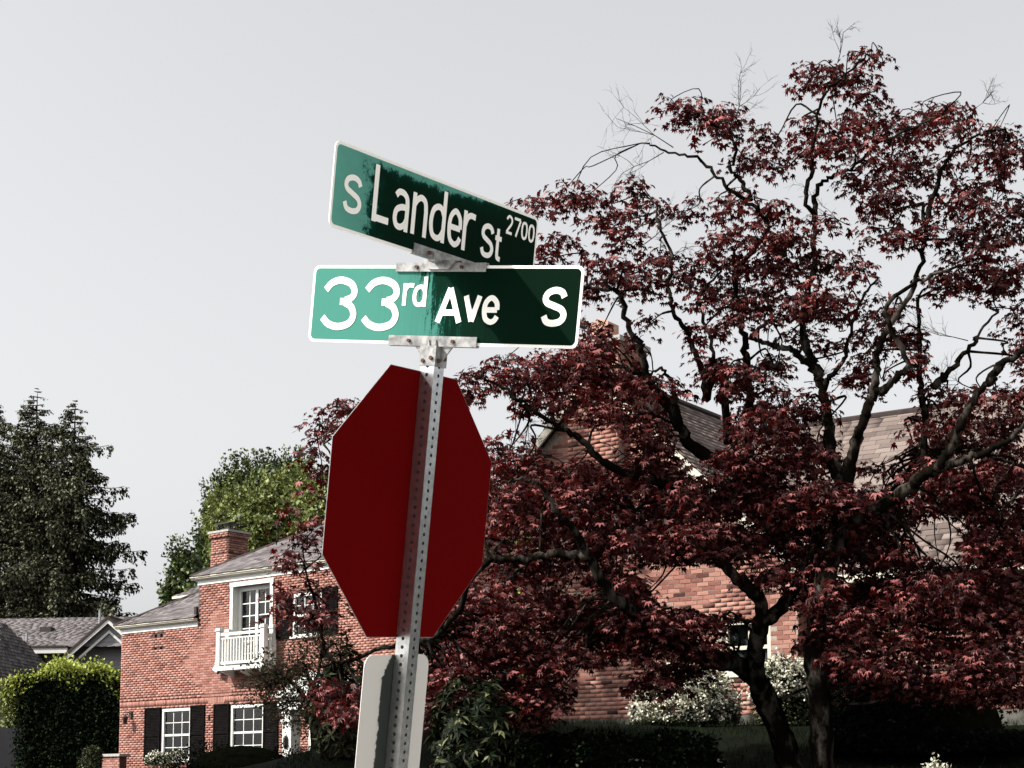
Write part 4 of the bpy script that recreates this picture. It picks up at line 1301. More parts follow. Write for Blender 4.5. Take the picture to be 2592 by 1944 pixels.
CL_F = [(700, 905, 50, 35), (690, 930, 55, 30), (670, 960, 35, 20), (760, 880, 35, 25), (700, 1000, 25, 40), (690, 1060, 30, 30), (660, 1120, 50, 35), (640, 1210, 45, 40), (690, 1240, 30, 60), (650, 1160, 40, 25), (660, 1330, 60, 35),
        (620, 1290, 35, 30), (700, 1310, 35, 40), (740, 1495, 50, 40), (770, 1530, 30, 40), (720, 1520, 30, 15), (1040, 830, 60, 40), (1150, 870, 60, 30), (1100, 960, 55, 35), (1120, 1010, 60, 40), (1080, 1060, 60, 50),
        (1230, 780, 90, 50), (1290, 720, 50, 40), (1330, 800, 60, 50), (1260, 860, 100, 40), (1400, 900, 60, 50), (1330, 900, 80, 25), (1100, 1120, 60, 60), (1180, 1100, 80, 60), (1260, 1070, 80, 50), (1340, 1050, 80, 45), (1400, 1010, 60, 60),
        (1400, 1110, 80, 70), (1470, 1070, 70, 60), (1300, 1150, 90, 60), (1200, 1200, 90, 60), (1100, 1220, 60, 50), (1120, 1300, 80, 60), (1200, 1300, 70, 50), (1100, 1380, 80, 50), (1180, 1400, 80, 40), (1000, 1420, 60, 60), (980, 1480, 60, 50),
        (1060, 1470, 70, 50), (1590, 960, 40, 70), (1640, 900, 70, 60), (1700, 880, 80, 60), (1640, 990, 80, 70), (1720, 980, 60, 70), (1765, 960, 40, 60), (1560, 1070, 80, 60), (1650, 1080, 80, 60), (1740, 1080, 70, 60), (1520, 1150, 70, 40),
        (1600, 1160, 80, 50), (1700, 1150, 60, 50), (1380, 1170, 70, 35), (1460, 1165, 60, 30), (2010, 950, 40, 40), (2030, 900, 60, 40), (2080, 950, 80, 60), (2160, 900, 60, 60), (2020, 1030, 70, 40), (2100, 1030, 80, 50), (2170, 1010, 60, 60),
        (1900, 1070, 60, 30), (1920, 1130, 50, 50), (2150, 1110, 60, 50), (2200, 1180, 40, 60), (1870, 1180, 60, 50), (1930, 1220, 70, 50), (2020, 1260, 90, 45), (2120, 1250, 90, 50), (1850, 1270, 80, 40), (1950, 1300, 90, 50), (2060, 1320, 90, 50),
        (2160, 1330, 70, 60), (1830, 1340, 70, 40), (1920, 1370, 80, 40), (2030, 1390, 90, 40), (2140, 1400, 80, 40), (1330, 1250, 70, 40), (1380, 1330, 70, 35), (1480, 1335, 60, 25), (1300, 1370, 60, 35), (1400, 1400, 70, 35), (1470, 1440, 50, 25),
        (1230, 1010, 40, 30), (1010, 1300, 60, 60), (1400, 1465, 60, 35), (1440, 1345, 90, 30), (1425, 960, 35, 40), (1440, 1005, 55, 28), (1395, 940, 40, 25), (1850, 1080, 80, 40), (1960, 1090, 70, 40), (2060, 1075, 60, 40), (1860, 1140, 60, 40), (1945, 1180, 45, 30), (2030, 1222, 60, 22), (2110, 1160, 40, 40), (1780, 1060, 50, 40), (1250, 1420, 60, 20), (1190, 1060, 60, 40), (1300, 1010, 50, 20), (1380, 1345, 60, 30), (1330, 1310, 50, 40), (1560, 1330, 30, 16), (1190, 1440, 50, 40), (1830, 1450, 70, 30), (1950, 1470, 70, 30), (2080, 1480, 80, 30), (2180, 1490, 50, 30), (1780, 1380, 40, 40), (1760, 1130, 40, 50), (1050, 1400, 70, 60), (1120, 1480, 60, 50), (1010, 1540, 60, 40), (1180, 1500, 50, 50), (1120, 1540, 60, 40), (1560, 1190, 60, 20), (1500, 1400, 60, 30), (1440, 1190, 60, 25), (1750, 1200, 60, 50), (1780, 1290, 50, 50), (1680, 1230, 50, 35), (1250, 1330, 70, 50), (1370, 1290, 40, 40), (2000, 1440, 120, 30), (2150, 1440, 80, 40), (1860, 1420, 70, 30), (1900, 1000, 60, 20), (2140, 1180, 60, 40), (2260, 800, 60, 200), (2280, 1100, 70, 200), (2290, 1330, 60, 100)]
HOLES = [(1185, 1310, 935, 990), (1470, 1555, 885, 975), (1830, 1925, 885, 1000), (1990, 2065, 1130, 1190), (1420, 1545, 1225, 1300), (1585, 1640, 1345, 1425), (1655, 1700, 1335, 1440), (1240, 1345, 1440, 1550),
         (1060, 1100, 850, 930), (1120, 1170, 905, 930), (1330, 1345, 700, 790), (1390, 1460, 720, 800), (1890, 1950, 760, 850), (2020, 2100, 740, 830)]
clusters = [(*r1t(x, y), rx / 1.636, ry / 1.636) for x, y, rx, ry in CL_T] + [(x * K, y * K, rx * K, ry * K) for x, y, rx, ry in CL_F]

LP, LD, LN, LS = [], [], [], []
TW = MB()
px_m = FPX / MY
for ci, (x, y, rx, ry) in enumerate(clusters):
    dense = y > 900
    left = x < 860
    for rep in range(1 if left else 3 if y > 1180 else 2 if dense else 1):
        dy = random.uniform(-1.1, 2.1) if dense else random.uniform(-.8, 1.0)
        c = at(x, y, MY + dy)
        Rx, Rz = rx / px_m, ry / px_m
        Ry = max(Rx, .35) * .9
        nf = max(3, int(Rx * Rz * (80 if left else 104 if dense else 140)) + 2)
        # twig from the nearest limb point to this clump
        d2 = [np.sum(((p - c) * [1, .7, 1.0]) ** 2) for p, r in nodes]
        j = int(np.argmin(d2))
        a = nodes[j][0]
        if d2[j] < 2.6:
            g_ = math.sqrt(d2[j])
            m1, m2 = a + (c - a) * .33 + rng.normal(0, .10 * g_ + .02, 3) + [0, 0, .10 * g_], a + (c - a) * .68 + rng.normal(0, .10 * g_ + .02, 3) + [0, 0, .06 * g_]
            TW.tube(crom([a + t_inv, m1 + t_inv, m2 + t_inv, c + t_inv + [0, 0, -.3 * Rz]], 4), np.linspace(min(.018, nodes[j][1] * .7), .005, 13) * rng.uniform(.85, 1.15, 13), 5)
        for k in range(nf):
            ph, rad = random.uniform(0, 2 * math.pi), math.sqrt(random.random())
            fx, fy = rad * math.cos(ph), rad * math.sin(ph)
            dome = math.sqrt(max(0, 1 - rad * rad))
            fz_ = random.uniform(-.75, 1.0) * dome
            f = c + np.array([fx * Rx, fy * Ry, fz_ * Rz])
            # gaps the photograph shows between the pads
            qx = CX + FPX * f[0] / f[1]
            fr_ = random.uniform(.16, .34)
            nl = int(random.uniform(15, 27))
            if random.random() < .6:
                e = c + np.array([fx * Rx * .3, fy * Ry * .3, -.35 * Rz])
                TW.tube([e + t_inv, (e + f) / 2 + t_inv + [0, 0, .02], f + t_inv], [.006, .0045, .003], 4, cap=False)
            out = np.array([fx, fy, 0]) + rng.normal(0, .3, 3) * [1, 1, 0]
            for q in range(nl):
                a2 = random.uniform(0, 2 * math.pi)
                rr2 = fr_ * math.sqrt(random.random())
                off = np.array([math.cos(a2), math.sin(a2), 0])
                p = f + off * rr2 + np.array([0, 0, -.55 * rr2 * rr2 / fr_ + random.uniform(-.04, .04)])
                LP.append(p)
                LD.append(off + out * .5 + np.array([0, 0, random.uniform(-1.1, -.15)]))
                LN.append(np.array([off[0] * .5, off[1] * .5, 1.0]) + rng.normal(0, .32, 3))
                LS.append(min(.125, random.lognormvariate(-2.57, .24)))
LP, LD, LN, LS = np.array(LP), np.array(LD), np.array(LN), np.array(LS)
u_ = LP - CAM
c6, s6 = math.cos(PIT), math.sin(PIT)
dep = u_[:, 1] * c6 + u_[:, 2] * s6
lx = (CX + FPX * u_[:, 0] / dep) / K
ly = (CYP - FPX * (-u_[:, 1] * s6 + u_[:, 2] * c6) / dep) / K
keep = np.ones(len(LP), bool)
for a, b, c, d in HOLES:                 # thin the crown where sky, roof and brick show through it
    wob = 9 * np.sin(LP[:, 0] * 9 + LP[:, 2] * 7)
    keep &= ~((lx > a - 6 + wob) & (lx < b + 6 + wob) & (ly > c - 5 - wob) & (ly < d + 5 - wob) & (rng.random(len(LP)) < .93))
LP, LD, LN, LS = LP[keep], LD[keep], LN[keep], LS[keep]
# palmate leaf: five long lobes and two small ones round the stalk
tips = [(-150, .42), (-98, .78), (-48, .95), (0, 1.05), (48, .95), (98, .78), (150, .42)]
tv = [(0, .0, .0)]
for i, (a, r) in enumerate(tips):
    aa = R(a)
    tv.append((math.sin(aa) * r, .12 + math.cos(aa) * r, -.22 * r * r))
    if i < 6:
        am = R((a + tips[i + 1][0]) / 2)
        tv.append((math.sin(am) * .47, .12 + math.cos(am) * .47, .02))
tf = [(0, i, i + 1) for i in range(1, len(tv) - 1)]
tv = np.array(tv)
tv[:, :2] *= .62
idx = np.argsort(LP[:, 1] - .15 * np.abs(rng.normal(size=len(LP))))
big, rest = idx[:300], idx[300:]
lm = bpy.data.meshes.new('leaf')
lm.from_pydata([tuple(q) for q in tv], [], [f[::-1] for f in tf])
lm.materials.append(MAT['maple_leaf'])
for i in big:
    y = LD[i] / np.linalg.norm(LD[i])
    z = LN[i] - y * (LN[i] @ y)
    z /= np.linalg.norm(z)
    x = np.cross(y, z)
    s = LS[i]
    p = LP[i] + t_inv
    o = bpy.data.objects.new('leaf', lm)
    o.parent = tree
    o.matrix_local = Matrix(((x[0] * s, y[0] * s, z[0] * s, p[0]), (x[1] * s, y[1] * s, z[1] * s, p[1]), (x[2] * s, y[2] * s, z[2] * s, p[2]), (0, 0, 0, 1)))
    col.objects.link(o)
o = link('crown', scatter('crown', tv, [f[::-1] for f in tf], LP[rest] + t_inv, LD[rest], LN[rest], LS[rest], curl=.8), MAT['maple_leaf'], tree)
o['kind'] = 'stuff'
print('maple leaves', len(LP))


# bare twig fans at the crown's edge
def twig_fan(base, dirn, length, depth=3, r=.006):
    d = dirn / np.linalg.norm(dirn)
    p = [base]
    for i in range(3):
        d = unit(d + rng.normal(0, .18, 3))
        p.append(p[-1] + d * length / 3)
    TW.tube([q + t_inv for q in p], [r, r * .8, r * .6, r * .4], 4, cap=False)
    if depth:
        for k in range(4):
            j = random.choice([1, 2, 3])
            twig_fan(p[j], unit(d + rng.normal(0, .55, 3) * [1, .6, 1]), length * random.uniform(.45, .7), depth - 1, r * .6)


for (x, y), (dx, dz), L_ in ((r1t(760, 480), (-1, .25), .75), (r1t(720, 500), (-1, -.05), .6), (r1t(1000, 420), (.5, .8), .5), (r1t(880, 470), (.2, .1), .5), (r1t(1440, 130), (.1, 1), .35), (r1t(1930, 370), (1, .5), .35), (r1t(640, 880), (.6, .5), .5),
                         (r1t(130, 690), (-1, .05), .4), (rg2(480, 1290), (-.8, -.3), .55), (rg2(460, 700), (.1, -1), .6), (rg2(560, 800), (-.3, -1), .5), (rg4(700, 520), (-1, -.5), .7), (rg4(800, 560), (.5, -1), .6), (rg3(1400, 300), (.8, .2), .4), (rg3(600, 300), (.8, .15), .35),
                         (r1t(700, 1000), (.3, .8), .5), (r1t(1480, 800), (-.6, .6), .4), (r1t(1980, 1280), (-.8, .4), .5), (rg4(620, 420), (-1, -.7), .6)):
    twig_fan(at(x, y, MY + random.uniform(-.8, .3)), np.array([dx, random.uniform(-.3, .3), dz]), L_)
tw = TW.build('twigs', MAT['bark'], tree)
tw['kind'] = 'stuff'


# ------------------------------------------------------------------ other trees and shrubs
LEAF_V = [(0, 0, 0), (.34, .45, .05), (0, 1, -.08), (-.34, .45, .05)]
LEAF_F = [(0, 1, 2, 3)]
LONG_V = [(0, 0, 0), (.14, .4, .03), (0, 1, -.15), (-.14, .4, .03)]


def rel(P, root):
    return P - np.array(root.location)


def leafy(name, root, m, P, D, N, S, long=False, pname='crown'):
    o = link(pname, scatter(name, LONG_V if long else LEAF_V, LEAF_F, rel(P, root), D, N, S), MAT[m], root)
    o['kind'] = 'stuff'
    return o


def blob(c, r, n, shell=.55, up=-.25):
    """Points through an ellipsoid, most of them near its skin."""
    d = unit(rng.normal(size=(n, 3)))
    d = d[d[:, 2] > up]
    rad = 1 - shell * rng.random(len(d)) ** 2
    lump = 1 + .13 * np.sin(d[:, 0] * 7 + c[0]) * np.cos(d[:, 2] * 6 + c[2]) + .08 * np.sin(d[:, 1] * 13)
    return np.asarray(c) + d * (rad * lump)[:, None] * np.asarray(r), d


def bushy_tree(px, ytop, ybase, Y, parts_, m, label, leaf=.22, per=900, sprigs=40, trunk_r=.25):
    base = at(px, 1944, Y)
    gz_ = float(gz(base[0], Y))
    root = empty('green_tree', (base[0], Y, gz_))
    tag(root, label, 'tree')
    top = at(px, ytop, Y)
    MB().tube([(0, 0, -.2), (.1, 0, (top[2] - gz_) * .4), (0, .1, (top[2] - gz_) * .85)], [trunk_r, trunk_r * .7, trunk_r * .25], 8).build('trunk', MAT['dark_bark'], root, smooth=True)
    PP, DD, NN, SS = [], [], [], []
    bm_ = MB()
    for (x, y, rx, ry) in parts_:
        k = FPX / Y
        c = at(x, y, Y + random.uniform(-1.2, 1.2))
        r = np.array([rx / k, max(rx, ry) / k * .8, ry / k])
        n = int(per * (rx * ry) / 1500)
        P, d = blob(c, r, n, .7, -.8)
        PP.append(P); NN.append(d + rng.normal(0, .6, P.shape)); DD.append(d * .5 + rng.normal(0, .7, P.shape) + [0, 0, -.2]); SS.append(rng.uniform(.6, 1.2, len(P)) * leaf)
        bm_.tube(rel(np.array([[base[0], Y, gz_ + (top[2] - gz_) * .3], (c + [base[0], Y, c[2]]) / 2 - [0, 0, .4], c]), root), [trunk_r * .4, trunk_r * .25, trunk_r * .1], 5)
        for s in range(int(sprigs * rx / 60)):                    # upright shoots on the outline
            a = random.uniform(-1, 1)
            p0 = c + np.array([a * r[0], random.uniform(-.4, .4) * r[1], r[2] * math.sqrt(max(0, 1 - a * a)) * random.uniform(.7, 1)])
            hgt = random.uniform(.3, 1.2)
            m_ = int(10 + hgt * 14)
            t = rng.random(m_)
            P2 = p0 + np.stack([rng.normal(0, .07, m_) + t * a * .3, rng.normal(0, .07, m_), t * hgt], 1)
            PP.append(P2); DD.append(rng.normal(0, .8, P2.shape) + [0, 0, .6]); NN.append(rng.normal(size=P2.shape)); SS.append(rng.uniform(.5, .9, m_) * leaf)
    leafy('crown', root, m, np.concatenate(PP), np.concatenate(DD), np.concatenate(NN), np.concatenate(SS))
    bm_.build('branch', MAT['dark_bark'], root)
    return root


bushy_tree(690, 1200, 1540, 72, [(690, 1315, 85, 85), (765, 1300, 85, 85), (640, 1380, 90, 100), (760, 1400, 100, 110), (580, 1340, 60, 70), (830, 1330, 80, 110), (700, 1480, 110, 90), (600, 1450, 70, 90), (880, 1420, 70, 120)], 'leaf_bright', 'bright green tree rising behind the roof of the balcony house', per=1500)
bushy_tree(575, 1190, 1540, 76, [(600, 1250, 35, 60), (570, 1300, 50, 60), (545, 1380, 45, 70), (525, 1450, 40, 70), (600, 1350, 60, 80), (650, 1240, 50, 50), (720, 1210, 60, 35)], 'leaf_green', 'darker green tree directly behind the brick chimney', per=1500)
bushy_tree(462, 1390, 1560, 68, [(470, 1450, 38, 50), (450, 1500, 35, 45), (495, 1500, 45, 60), (440, 1540, 28, 35), (520, 1530, 50, 60)], 'leaf_green', 'small green tree showing left of the chimney above the low wing roof', per=1500, sprigs=30)


for sx_, sy_, hh_, ww_ in ((-13.4, 18.6, 13.6, 2.3), (-13.4, 25.4, 18.6, 3.0), (-14.8, 31.8, 16.5, 2.9)):  # unseen trees, added and sized to shade the lawn and lower walls
    g_ = float(gz(sx_, sy_))
    root = empty('shade_tree', (sx_, sy_, g_))
    tag(root, {18.6: 'tall leafy shade tree added out of view nearest to the pavement', 25.4: 'tall leafy shade tree added out of view beside the front lawn', 31.8: 'tall leafy shade tree added out of view farthest from the signpost'}[sy_], 'tree', 'unseen trees added to shade the front gardens')
    MB().tube([(0, 0, -.2), (.1, .1, hh_ * .5), (0, .2, hh_ * .9)], [.28, .2, .05], 8).build('trunk', MAT['dark_bark'], root, smooth=True)
    P_, d_ = blob((sx_, sy_, g_ + hh_ * .58), (ww_, ww_, hh_ * .44), 9000, .8, -1)
    leafy('crown', root, 'leaf_green', P_, d_ * .5 + rng.normal(0, .7, P_.shape), d_ + rng.normal(0, .6, P_.shape), rng.uniform(.3, .5, len(P_)))


def conifer(px, ytop, Y, rbase, label, seed, lean=0):
    random.seed(seed)
    base = at(px, 1944, Y)
    g = float(gz(base[0], Y))
    root = empty('conifer_tree', (base[0], Y, g))
    tag(root, label, 'tree', 'tall conifers behind the grey house')
    H_ = at(px, ytop, Y)[2] - g
    MB().tube([(0, 0, -.2), (0, 0, H_ * .5), (lean, 0, H_ * .98)], [.40, .2, .012], 8).build('trunk', MAT['dark_bark'], root, smooth=True)
    bm_ = MB()
    PP, DD, NN, SS = [], [], [], []
    z = 4.0
    while z < H_ - .15:
        f = 1 - z / H_
        L0 = rbase * (f ** .58) * 1.16 * min(1, .25 + f * 6) + .06
        for k in range(5 if f > .12 else 4):
            a = random.uniform(0, 2 * math.pi)
            L = L0 * random.choice([.55, .75, .9, 1.0, 1.15]) * random.uniform(.85, 1.1)
            d = np.array([math.cos(a), math.sin(a), 0])
            n = max(5, int(L * 3))
            ts = np.linspace(0, 1, n)
            rise = random.uniform(.02, .2)
            P = np.stack([d[0] * L * ts, d[1] * L * ts, z + L * (rise * ts - .34 * ts ** 2 + .22 * ts ** 4)], 1)
            bm_.tube(P, np.linspace(.03 + .03 * f, .01, n), 4, cap=False)
            for t_, p in zip(ts, P):
                if t_ * L < .25:
                    continue
                side = np.array([-d[1], d[0], 0])
                w_ = (.14 + .5 * (1 - t_)) * min(1, L / 2.2)
                for q in range(max(3, int(11 * min(1, L / 2)))):                    # hanging sprays on either side
                    s = random.uniform(-1, 1)
                    b0 = p + side * s * w_ + d * random.uniform(-.15, .15)
                    hang = random.uniform(.12, .62) * min(1, L / 1.8)
                    for e in range(6):
                        tt = random.random()
                        PP.append(b0 + np.array([random.gauss(0, .05), random.gauss(0, .05), -hang * tt]))
                        DD.append(np.array([d[0] * .3 + side[0] * s * .5 + random.gauss(0, .25), d[1] * .3 + side[1] * s * .5 + random.gauss(0, .25), -1 + .9 * (1 - tt)]))
                        NN.append(np.array([random.gauss(0, .5), random.gauss(0, .5), 1]))
                        SS.append(random.uniform(.09, .20) * (.6 + .4 * min(1, L / 2)))
        z += random.uniform(.28, .5) * (.5 + .8 * f)
    PP = np.array(PP) + np.array(root.location)
    leafy('crown', root, 'conifer', PP, np.array(DD), np.array(NN), np.array(SS), long=False)
    bm_.build('branches', MAT['dark_bark'], root)['kind'] = 'stuff'
    return root


conifer(66, 975, 78, 4.3, 'tallest grey green conifer with drooping sprays near the left edge', 3)
conifer(165, 1000, 74, 3.9, 'grey green conifer with long right hand boughs beside the tallest one', 5)
conifer(-40, 1010, 80, 4.2, 'grey green conifer cut by the left edge of the picture', 9)
random.seed(11)


def shrub(name, label, cat, px, pyc, Y, rx, ry, m, n, leaf=.06, long=False, lumps=6, core=True, depth=None, flowers=0, group=None):
    """Mound of leaves with its centre at a place of the photograph, standing on the ground."""
    k = FPX / Y
    c = at(px, pyc, Y)
    g = float(gz(c[0], Y))
    root = empty(name, (c[0], Y, g))
    tag(root, label, cat, group)
    Rx, Rz = rx / k, max(ry / k, .2)
    Ry = depth or Rx * .8
    if core:
        vv, ff = [], []
        nu, nv = 14, 8
        for j in range(nv + 1):
            ph = -math.pi / 2 + math.pi * j / nv
            for i in range(nu):
                th = 2 * math.pi * i / nu
                vv.append((Rx * .78 * math.cos(ph) * math.cos(th), Ry * .78 * math.cos(ph) * math.sin(th), (c[2] - g) + (Rz * .80 * math.sin(ph) if ph > 0 else (c[2] - g) * math.sin(ph))))
        for j in range(nv):
            for i in range(nu):
                ff.append((j * nu + i, j * nu + (i + 1) % nu, (j + 1) * nu + (i + 1) % nu, (j + 1) * nu + i))
        mb = MB()
        mb.v, mb.f = vv, ff
        mb.build('stems', MAT['core'], root)
    PP, DD, NN = [], [], []
    for l in range(lumps):
        a = random.uniform(0, 2 * math.pi)
        rr_ = random.uniform(.25, .62)
        cc_ = c + np.array([Rx * rr_ * math.cos(a), Ry * rr_ * math.sin(a), Rz * random.uniform(-.15, .35)])
        P, d = blob(cc_, np.array([Rx, Ry, Rz]) * random.uniform(.45, .65), n // lumps, .5, -.6)
        PP.append(P); DD.append(d * .8 + rng.normal(0, .5, P.shape)); NN.append(d + [0, 0, .6] + rng.normal(0, .4, P.shape))
    d = unit(rng.normal(size=(n, 3)))                 # skirt down to the ground
    P = np.stack([c[0] + Rx * d[:, 0] * .98, Y + Ry * d[:, 1] * .98, g + (c[2] - g) * rng.random(n)], 1)
    PP.append(P); DD.append(d + [0, 0, -.3]); NN.append(d + [0, 0, .5])
    PP, DD, NN = np.concatenate(PP), np.concatenate(DD), np.concatenate(NN)
    PP[:, 2] = np.maximum(PP[:, 2], g + .02)
    leafy(name, root, m, PP, DD, NN, rng.uniform(.7, 1.25, len(PP)) * leaf, long, 'foliage')
    if flowers:
        up = PP[(PP[:, 2] > c[2] - Rz * .45)]
        up = up[rng.permutation(len(up))[:flowers]]
        F = np.repeat(up, 14, 0) + rng.normal(0, .035, (len(up) * 14, 3)) + [0, -.02, .03]
        dd = rng.normal(size=F.shape) + [0, -.3, .6]
        leafy('flowers', root, 'petal', F, rng.normal(size=F.shape), dd, rng.uniform(.028, .055, len(F)), False, 'flowers')
    return root


# tall hedge between the houses: shade painted into the clipped face, golden top coloured as sunlit
hc_ = at(150, 1700, 54)
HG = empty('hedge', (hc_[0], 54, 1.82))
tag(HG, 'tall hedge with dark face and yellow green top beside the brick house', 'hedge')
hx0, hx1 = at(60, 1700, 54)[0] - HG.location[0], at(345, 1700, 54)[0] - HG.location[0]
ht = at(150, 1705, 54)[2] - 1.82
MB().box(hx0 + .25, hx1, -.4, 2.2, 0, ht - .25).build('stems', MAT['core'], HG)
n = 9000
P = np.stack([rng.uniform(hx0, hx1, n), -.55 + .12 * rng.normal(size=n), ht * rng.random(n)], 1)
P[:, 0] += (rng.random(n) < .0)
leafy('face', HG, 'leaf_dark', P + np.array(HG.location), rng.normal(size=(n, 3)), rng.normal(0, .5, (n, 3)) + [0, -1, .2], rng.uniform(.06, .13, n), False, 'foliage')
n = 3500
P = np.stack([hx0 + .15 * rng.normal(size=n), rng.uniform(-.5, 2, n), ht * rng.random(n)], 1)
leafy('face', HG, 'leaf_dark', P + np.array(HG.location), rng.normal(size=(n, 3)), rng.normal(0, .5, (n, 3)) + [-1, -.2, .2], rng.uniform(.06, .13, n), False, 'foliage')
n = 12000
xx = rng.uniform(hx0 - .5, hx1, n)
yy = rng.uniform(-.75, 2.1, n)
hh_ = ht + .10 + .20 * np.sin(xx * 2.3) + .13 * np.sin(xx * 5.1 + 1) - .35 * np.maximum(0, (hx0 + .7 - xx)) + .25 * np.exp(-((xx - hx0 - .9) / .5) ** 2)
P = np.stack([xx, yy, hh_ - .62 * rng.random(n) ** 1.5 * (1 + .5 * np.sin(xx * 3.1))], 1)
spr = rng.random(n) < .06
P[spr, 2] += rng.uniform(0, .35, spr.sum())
leafy('top', HG, 'leaf_gold', P + np.array(HG.location), rng.normal(0, .6, (n, 3)) + [0, 0, .5], rng.normal(0, .6, (n, 3)) + [-.3, -.5, 1], rng.uniform(.07, .15, n), False, 'lit_foliage')
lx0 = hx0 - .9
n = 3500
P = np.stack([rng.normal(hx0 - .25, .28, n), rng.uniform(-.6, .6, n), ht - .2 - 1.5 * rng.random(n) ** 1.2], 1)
leafy('side', HG, 'leaf_bright', P + np.array(HG.location), rng.normal(0, .6, (n, 3)) + [0, 0, -.3], rng.normal(0, .6, (n, 3)) + [-.8, -.3, .6], rng.uniform(.07, .14, n), False, 'lit_foliage')

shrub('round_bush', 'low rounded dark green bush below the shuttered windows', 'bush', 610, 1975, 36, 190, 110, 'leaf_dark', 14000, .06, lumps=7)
shrub('flower_clump', 'small pale flowering clump at the corner below the first shutter', 'plant', 415, 1925, 40, 45, 28, 'leaf_rhodo', 2500, .05, lumps=4, core=False, flowers=70)
shrub('garden_shrub', 'dim little shrub at the foot of the tall hedge', 'bush', 228, 1915, 46, 30, 30, 'leaf_rhodo', 1500, .06, lumps=4, core=False)


def whorl_shrub(name, label, px, pyc, Y, rx, ry, n, leaf=.13, m='leaf_rhodo', droop=.35):
    """Shoots that each end in a whorl of long leathery leaves."""
    k = FPX / Y
    c = at(px, pyc, Y)
    g = float(gz(c[0], Y))
    root = empty(name, (c[0], Y, g))
    tag(root, label, 'bush', 'rhododendrons around the signpost')
    Rx, Rz = rx / k, ry / k
    P, d = blob(c, (Rx, Rx * .8, Rz), n, .75, -.95)
    P[:, 2] = np.maximum(P[:, 2], g + .05)
    st_ = MB()
    for i in range(0, len(P), 4):
        b0 = np.array([c[0] + random.gauss(0, .15), Y + random.gauss(0, .15), g])
        q = rel(np.array([b0, (b0 + P[i]) / 2 + rng.normal(0, .1, 3), P[i]]), root)
        st_.tube(q, [.014, .009, .005], 4, cap=False)
    st_.build('stems', MAT['dark_bark'], root)['kind'] = 'stuff'
    PP, DD, NN = [], [], []
    for p, dd in zip(P, d):
        ax = unit(dd * .7 + np.array([0, 0, .6]) + rng.normal(0, .3, 3))
        e1 = unit(np.cross(ax, [.3, .8, .2]))
        e2 = np.cross(ax, e1)
        m_ = random.randint(6, 9)
        for j in range(m_):
            a = 2 * math.pi * j / m_ + random.uniform(-.3, .3)
            w = math.cos(a) * e1 + math.sin(a) * e2
            PP.append(p); DD.append(w + ax * random.uniform(-.1, .5) - np.array([0, 0, droop])); NN.append(ax + rng.normal(0, .2, 3))
    leafy(name, root, m, np.array(PP), np.array(DD), np.array(NN), rng.uniform(.7, 1.2, len(PP)) * leaf, True, 'foliage')
    return root


whorl_shrub('rhododendron', 'tall olive leaved rhododendron left of the signpost', 868, 1790, 21, 80, 160, 420)
whorl_shrub('rhododendron', 'dark rhododendron right of the grey plate below the red branches', 1200, 1860, 17, 110, 150, 420, m='leaf_rhodo_shaded')
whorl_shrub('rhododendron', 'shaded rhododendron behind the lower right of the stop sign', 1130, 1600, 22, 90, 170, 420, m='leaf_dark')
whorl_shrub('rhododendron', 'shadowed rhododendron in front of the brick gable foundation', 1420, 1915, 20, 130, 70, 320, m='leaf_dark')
random.seed(21)
shrub('ivy_clump', 'yellow green leafy clump against the brick gable', 'plant', 1350, 1725, 24, 34, 42, 'leaf_gold', 1300, .06, lumps=4, core=False)
shrub('leafy_shoot', 'sunlit green shoot high beside the stop sign edge', 'plant', 1315, 1365, 25, 26, 30, 'leaf_gold', 500, .055, lumps=3, core=False)
shrub('white_flowering_shrub', 'broad shrub covered in cream white flowers left of the maple trunk', 'bush', 1735, 1785, 24.5, 135, 108, 'leaf_rhodo', 9000, .05, lumps=9, flowers=1300)
shrub('white_flowering_shrub', 'cream white flowering shrub seen between the two maple trunks', 'bush', 1985, 1740, 24, 85, 75, 'leaf_rhodo', 5000, .05, lumps=6, flowers=700)
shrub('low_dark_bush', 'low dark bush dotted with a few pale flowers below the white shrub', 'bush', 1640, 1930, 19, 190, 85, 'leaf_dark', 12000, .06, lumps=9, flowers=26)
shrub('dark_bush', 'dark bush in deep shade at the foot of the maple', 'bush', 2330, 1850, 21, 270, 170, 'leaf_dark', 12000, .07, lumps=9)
shrub('pale_flower_clump', 'small patch of white flowers on the shaded lawn near the bottom edge', 'plant', 2372, 1968, 17, 24, 14, 'leaf_rhodo', 500, .04, lumps=3, core=False, flowers=20)

# small crooked tree in front of the shuttered house
sb = at(800, 1944, 33)
ST = empty('crooked_tree', (sb[0], 33, float(gz(sb[0], 33))))
tag(ST, 'small crooked tree with bare arching branches before the brick house', 'tree')


def rg7(x, y): return 280 + x / 3.687, 1544 + y / 3.687


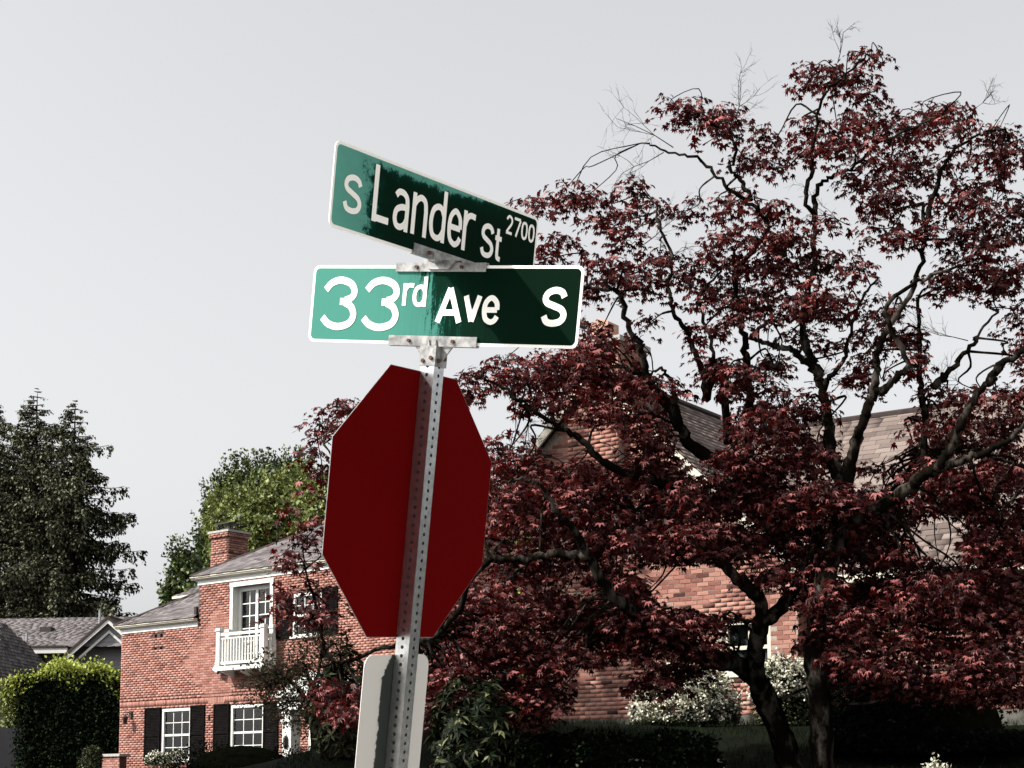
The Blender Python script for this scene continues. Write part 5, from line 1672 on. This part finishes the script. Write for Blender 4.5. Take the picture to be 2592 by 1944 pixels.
cent = []
for nm, pts, r0, r1 in (('trunk', [(800, 1990), (795, 1850), rg7(1860, 1000), rg7(1830, 880)], .10, .07),
                        ('branch', [rg7(1830, 880), rg7(1790, 780), rg7(1710, 690), rg7(1620, 655), rg7(1520, 680), rg7(1440, 740)], .05, .012),
                        ('branch', [rg7(1810, 830), rg7(1730, 720), rg7(1640, 640), rg7(1540, 590), rg7(1420, 600)], .035, .010),
                        ('branch', [rg7(1840, 890), rg7(1860, 720), rg7(1830, 560), rg7(1800, 500), rg7(1700, 540)], .04, .010),
                        ('branch', [rg7(1850, 800), rg7(1930, 620), rg7(1950, 480), rg7(1975, 340), rg7(1960, 220), rg7(1900, 180)], .035, .008),
                        ('branch', [rg7(1830, 860), rg7(1740, 850), rg7(1640, 860), rg7(1560, 900)], .03, .008),
                        ('branch', [rg7(1845, 840), rg7(1920, 760), rg7(2010, 690), rg7(2090, 600)], .03, .010)):
    Pp = crom([at(x, y, 33 + random.uniform(-.3, .3)) for x, y in pts], 5)
    MB().tube([rel(p, ST) for p in Pp], np.linspace(r0, r1, len(Pp)), 6).build(nm, MAT['dark_bark'], ST, smooth=True)
    cent += Pp[len(Pp) // 2:]
stw = MB()
PP = []
for p in cent:
    for k in range(5):
        e = p + rng.normal(0, .26, 3) + [0, 0, -.06]
        stw.tube([rel(p, ST), rel((p + e) / 2 + rng.normal(0, .05, 3), ST), rel(e, ST)], [.008, .006, .003], 4, cap=False)
        PP.append(e + rng.normal(0, .13, (13, 3)))
stw.build('twigs', MAT['dark_bark'], ST)['kind'] = 'stuff'
PP = np.concatenate(PP)
leafy('crown', ST, 'leaf_olive', PP, rng.normal(0, .7, PP.shape) + [0, 0, -.5], rng.normal(0, .6, PP.shape) + [0, 0, .7], rng.uniform(.04, .085, len(PP)), False, 'crown')

# low brick wall stub at the foot of the hedge
wb = at(285, 1915, 50)
LW = empty('garden_wall', (wb[0], 50, 1.82), R(-40))
tag(LW, 'low brick garden wall with stone cap beside the corner of the house', 'wall')
hz_ = wb[2] - 1.82
MB().box(-.5, .35, 0, .25, -.1, hz_).build('core', MAT['mortar'], LW)
pieces('brick', 'brickwork', brick_courses(lambda a, b, c, d: True, -.5, .35, 0, hz_), MAT['brick'], LW)
MB().box(-.58, .42, -.07, .32, hz_ + .002, hz_ + .08).build('cap_stone', MAT['concrete'], LW)
